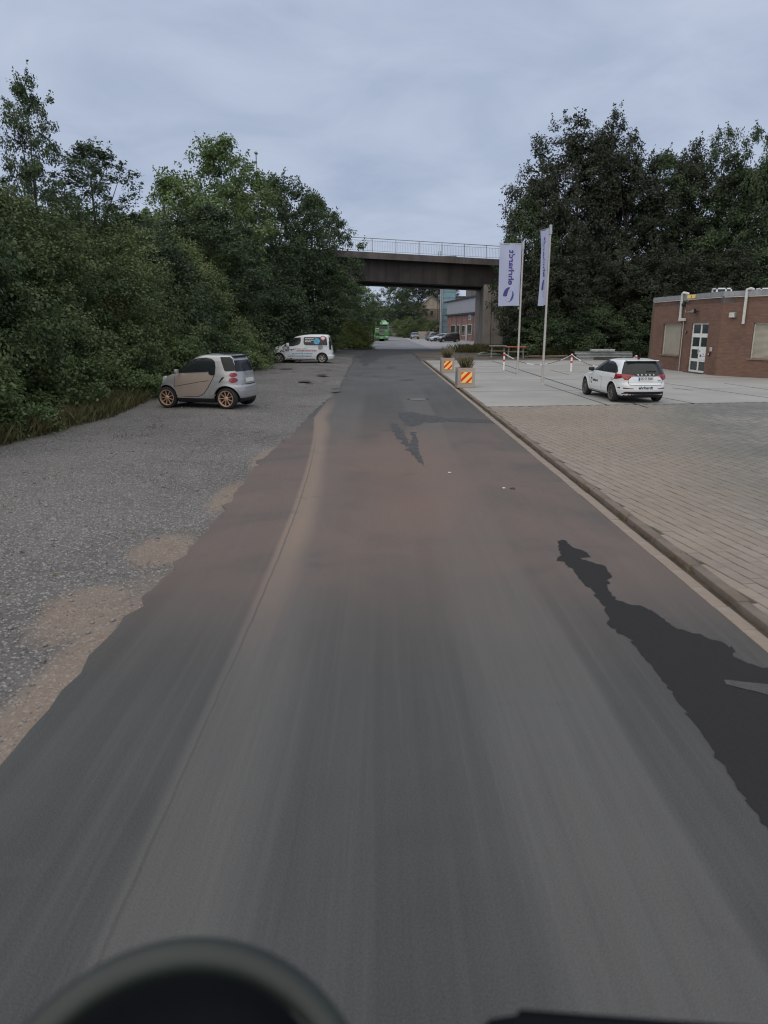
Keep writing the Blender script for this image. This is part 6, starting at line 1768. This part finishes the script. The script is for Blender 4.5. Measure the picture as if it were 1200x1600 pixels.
# local: -y faces camera after no rotation; build with front at +y then rotate 180
cb = MB(); prof = [(0.0, .95), (-.02, 1.2), (0, 2.0), (-.22, 2.85), (-.30, 3.02)]
def sec(w, pts): return pts
body = MB().bevbox(-1.22, 1.22, -2.1, 0, .95, 2.0, .07).obj('cab_body', MT['green_cab'], tr, 40)
up = MB(); up.add([(-1.22, -2.1, 2.0), (1.22, -2.1, 2.0), (1.22, 0, 2.0), (-1.22, 0, 2.0), (-1.14, -2.1, 3.0), (1.14, -2.1, 3.0), (1.14, -.25, 3.0), (-1.14, -.25, 3.0)],
       [(3, 2, 1, 0), (4, 5, 6, 7), (0, 1, 5, 4), (1, 2, 6, 5), (2, 3, 7, 6), (3, 0, 4, 7)]); up.obj('cab_upper', MT['green_cab'], tr)
up = MB(); up.add([(-1.14, -2.1, 3.003), (1.14, -2.1, 3.003), (1.14, -.22, 3.003), (-1.14, -.22, 3.003), (-.8, -2.1, 3.55), (.8, -2.1, 3.55), (.62, -1.1, 3.60), (-.62, -1.1, 3.60)],
       [(3, 2, 1, 0), (4, 5, 6, 7), (0, 1, 5, 4), (1, 2, 6, 5), (2, 3, 7, 6), (3, 0, 4, 7)]); up.obj('roof_fairing', MT['green_light'], tr)
MB().bevbox(-1.16, 1.16, -.30, .14, 2.86, 3.0, .03).obj('sun_visor', MT['green_light'], tr)
ws = MB(); ws.add([(-1.06, .012, 2.08), (1.06, .012, 2.08), (1.02, -.18, 2.84), (-1.02, -.18, 2.84), (-1.06, -.05, 2.08), (1.06, -.05, 2.08), (1.02, -.24, 2.84), (-1.02, -.24, 2.84)],
       [(0, 1, 2, 3), (7, 6, 5, 4), (0, 4, 5, 1), (1, 5, 6, 2), (2, 6, 7, 3), (3, 7, 4, 0)]); ws.obj('windscreen', MT['glass'], tr)
MB().bevbox(.5, 1.0, .02, .05, 2.16, 2.26, .01).obj('dash_plate', MT['yellow_paint'], tr)
for k in range(5): MB().bevbox(-.52, .52, .0, .035, 1.02 + k * .2, 1.12 + k * .2, .01).obj('grille_slot', MT['black'], tr)
for k in range(4): MB().bevbox(-.56, .56, .0, .05, 1.13 + k * .2, 1.205 + k * .2, .01).obj('grille_bar', MT['grey_metal'], tr)
MB().bevbox(-1.22, 1.22, -1.0, .10, .42, .93, .06).obj('bumper', MT['green_cab'], tr, 40)
MB().bevbox(-1.18, 1.18, -1.0, .06, .22, .41, .04).obj('lower_apron', MT['black'], tr)
MB().bevbox(-.26, .26, .10, .12, .5, .62, .005).obj('number_plate', MT['plate'], tr)
for sg in (-1, 1):
    MB().bevbox(sg * .92 - .22, sg * .92 + .22, .08, .13, .62, .86, .03).obj('headlight', MT['headlamp'], tr)
    m_ = MB().bevbox(sg * 1.42 - .12, sg * 1.42 + .12, -.35, -.25, 1.95, 2.75, .04).obj('wing_mirror', MT['black'], tr)
    MB().tube([(sg * 1.2, -.3, 2.6), (sg * 1.42, -.3, 2.6)], .03, 6).obj('mirror_arm', MT['black'], m_)
    for yy in (-1.1, -4.0):
        MB().lathe([(0, -.15), (.5, -.15), (.51, -.1), (.51, .1), (.5, .15), (0, .15)], 24, 'y').mesh()
        w_ = MB(); w_.lathe([(0, -.15), (.48, -.15), (.51, -.1), (.51, .1), (.48, .15), (0, .15)], 24, 'y', ).obj('wheel', MT['rubber'], tr, 40)
        w_ = tr.children[-1]; w_.rotation_euler = (0, 0, R(90)); w_.location = (sg * 1.03, yy, .51)
MB().bevbox(-1.24, 1.24, -12, -2.4, 1.1, 3.3, .03).obj('trailer_box', MT['grey_metal'], tr)
MB().bevbox(-.5, .5, -12, -1, .6, 1.0, .03).obj('chassis', MT['black'], tr)
MB().tube([(.35, -2.15, 2.6), (.35, -2.15, 3.95)], .06, 8).obj('exhaust_stack', MT['steel'], tr)

# ------------------------------------------------------------------ driver's cab of the vehicle the photo was taken from
cabt = thing('truck_cab', 'blurred black steering wheel and dashboard edge at the photo\'s bottom', 'truck cab', (0, 0, 0))
r0 = Vector(ray(266, 1497)).normalized(); tw_ = .80 / (Vector(ray(266, 1497)).length) if False else .80
top = Vector(ray(266, 1497)) * .80 + Vector((0, 0, CAMH))
nrm = r0.copy()
dn = Vector((0, -SP, -CP)); dn = (dn - nrm * dn.dot(nrm)).normalized()
rt_ = nrm.cross(dn).normalized()
RW = .205
cen = top + dn * RW
bm = bmesh.new()
NM, NT_ = 72, 16
vs = []; fs = []
for i in range(NM):
    a = 2 * math.pi * i / NM; rad = dn * -math.cos(a) + rt_ * math.sin(a)
    for j in range(NT_):
        b = 2 * math.pi * j / NT_; vs.append(tuple(cen + rad * (RW + .0185 * math.cos(b)) + nrm * .0165 * math.sin(b)))
for i in range(NM):
    for j in range(NT_): fs.append((i * NT_ + j, ((i + 1) % NM) * NT_ + j, ((i + 1) % NM) * NT_ + (j + 1) % NT_, i * NT_ + (j + 1) % NT_))
mb = MB(); mb.add(vs, fs); stw = mb.obj('steering_wheel', MT['wheel_rim'], cabt, 80)
# hub with spokes and the instrument hood right behind the wheel
mb = MB()
mb.tube([tuple(cen + nrm * -.01), tuple(cen + nrm * .05)], [.07, .075], 24).obj('wheel_hub', MT['cab_black'], stw, 50)
for a in (90, 270, 180):
    rad = dn * -math.cos(R(a)) + rt_ * math.sin(R(a))
    MB().tube([tuple(cen + rad * .05 + nrm * .02), tuple(cen + rad * .2 + nrm * .002)], [.026, .014], 8).obj('spoke', MT['cab_black'], stw, 50)
hood = MB(); n = 40
prof = [(.0, .035), (.10, .03), (.165, .035), (.186, .05), (.19, .08), (.19, .17), (0, .17)]
vs = []; fs = []
for r_, h_ in prof:
    for i in range(n):
        a = 2 * math.pi * i / n; rad = dn * -math.cos(a) + rt_ * math.sin(a); vs.append(tuple(cen + rad * r_ + nrm * h_))
for k in range(len(prof) - 1):
    for i in range(n): fs.append((k * n + i, k * n + (i + 1) % n, (k + 1) * n + (i + 1) % n, (k + 1) * n + i))
hood.add(vs, fs); hood.obj('instrument_hood', MT['cab_black'], cabt, 50)
# dashboard top: its edge peeks in at the bottom right
def cabp(px, py, t): 
    x, y, d = ray(px, py); return Vector((x * t, y * t, CAMH + d * t))
q = [cabp(748, 1612, .86), cabp(765, 1592, .88), (cabp(806, 1586, .9)), cabp(812, 1577, .9), cabp(1105, 1598, .92), cabp(1330, 1615, .92), cabp(1330, 1900, .80), cabp(748, 1900, .78)]
mb = MB(); n = len(q)
dnv = Vector((0, .01, -.07))
mb.add([tuple(p) for p in q] + [tuple(p + dnv) for p in q], [tuple(range(n)), tuple(range(n, 2 * n))[::-1]] + [(i, i + n, (i + 1) % n + n, (i + 1) % n) for i in range(n)])
mb.obj('dashboard_edge', MT['cab_black'], cabt)
MB().bevbox(-1.1, 1.15, -.35, .44, 1.15, 1.50, .05).obj('dashboard', MT['cab_black'], cabt)
MB().tube([tuple(cen + nrm * .16), tuple(cen + nrm * .42)], .06, 12).obj('steering_column', MT['cab_black'], cabt)
MB().bevbox(-1.2, 1.2, -1.6, .50, .45, 1.14, .06).obj('cab_front', MT['dark_car'], cabt)
for sg in (-1, 1):
    w_ = MB().lathe([(0, -.15), (.46, -.15), (.5, -.1), (.5, .1), (.46, .15), (0, .15)], 24, 'y').obj('wheel', MT['rubber'], cabt, 40)
    w_.rotation_euler = (0, 0, R(90)); w_.location = (sg * 1.0, -.9, .5)
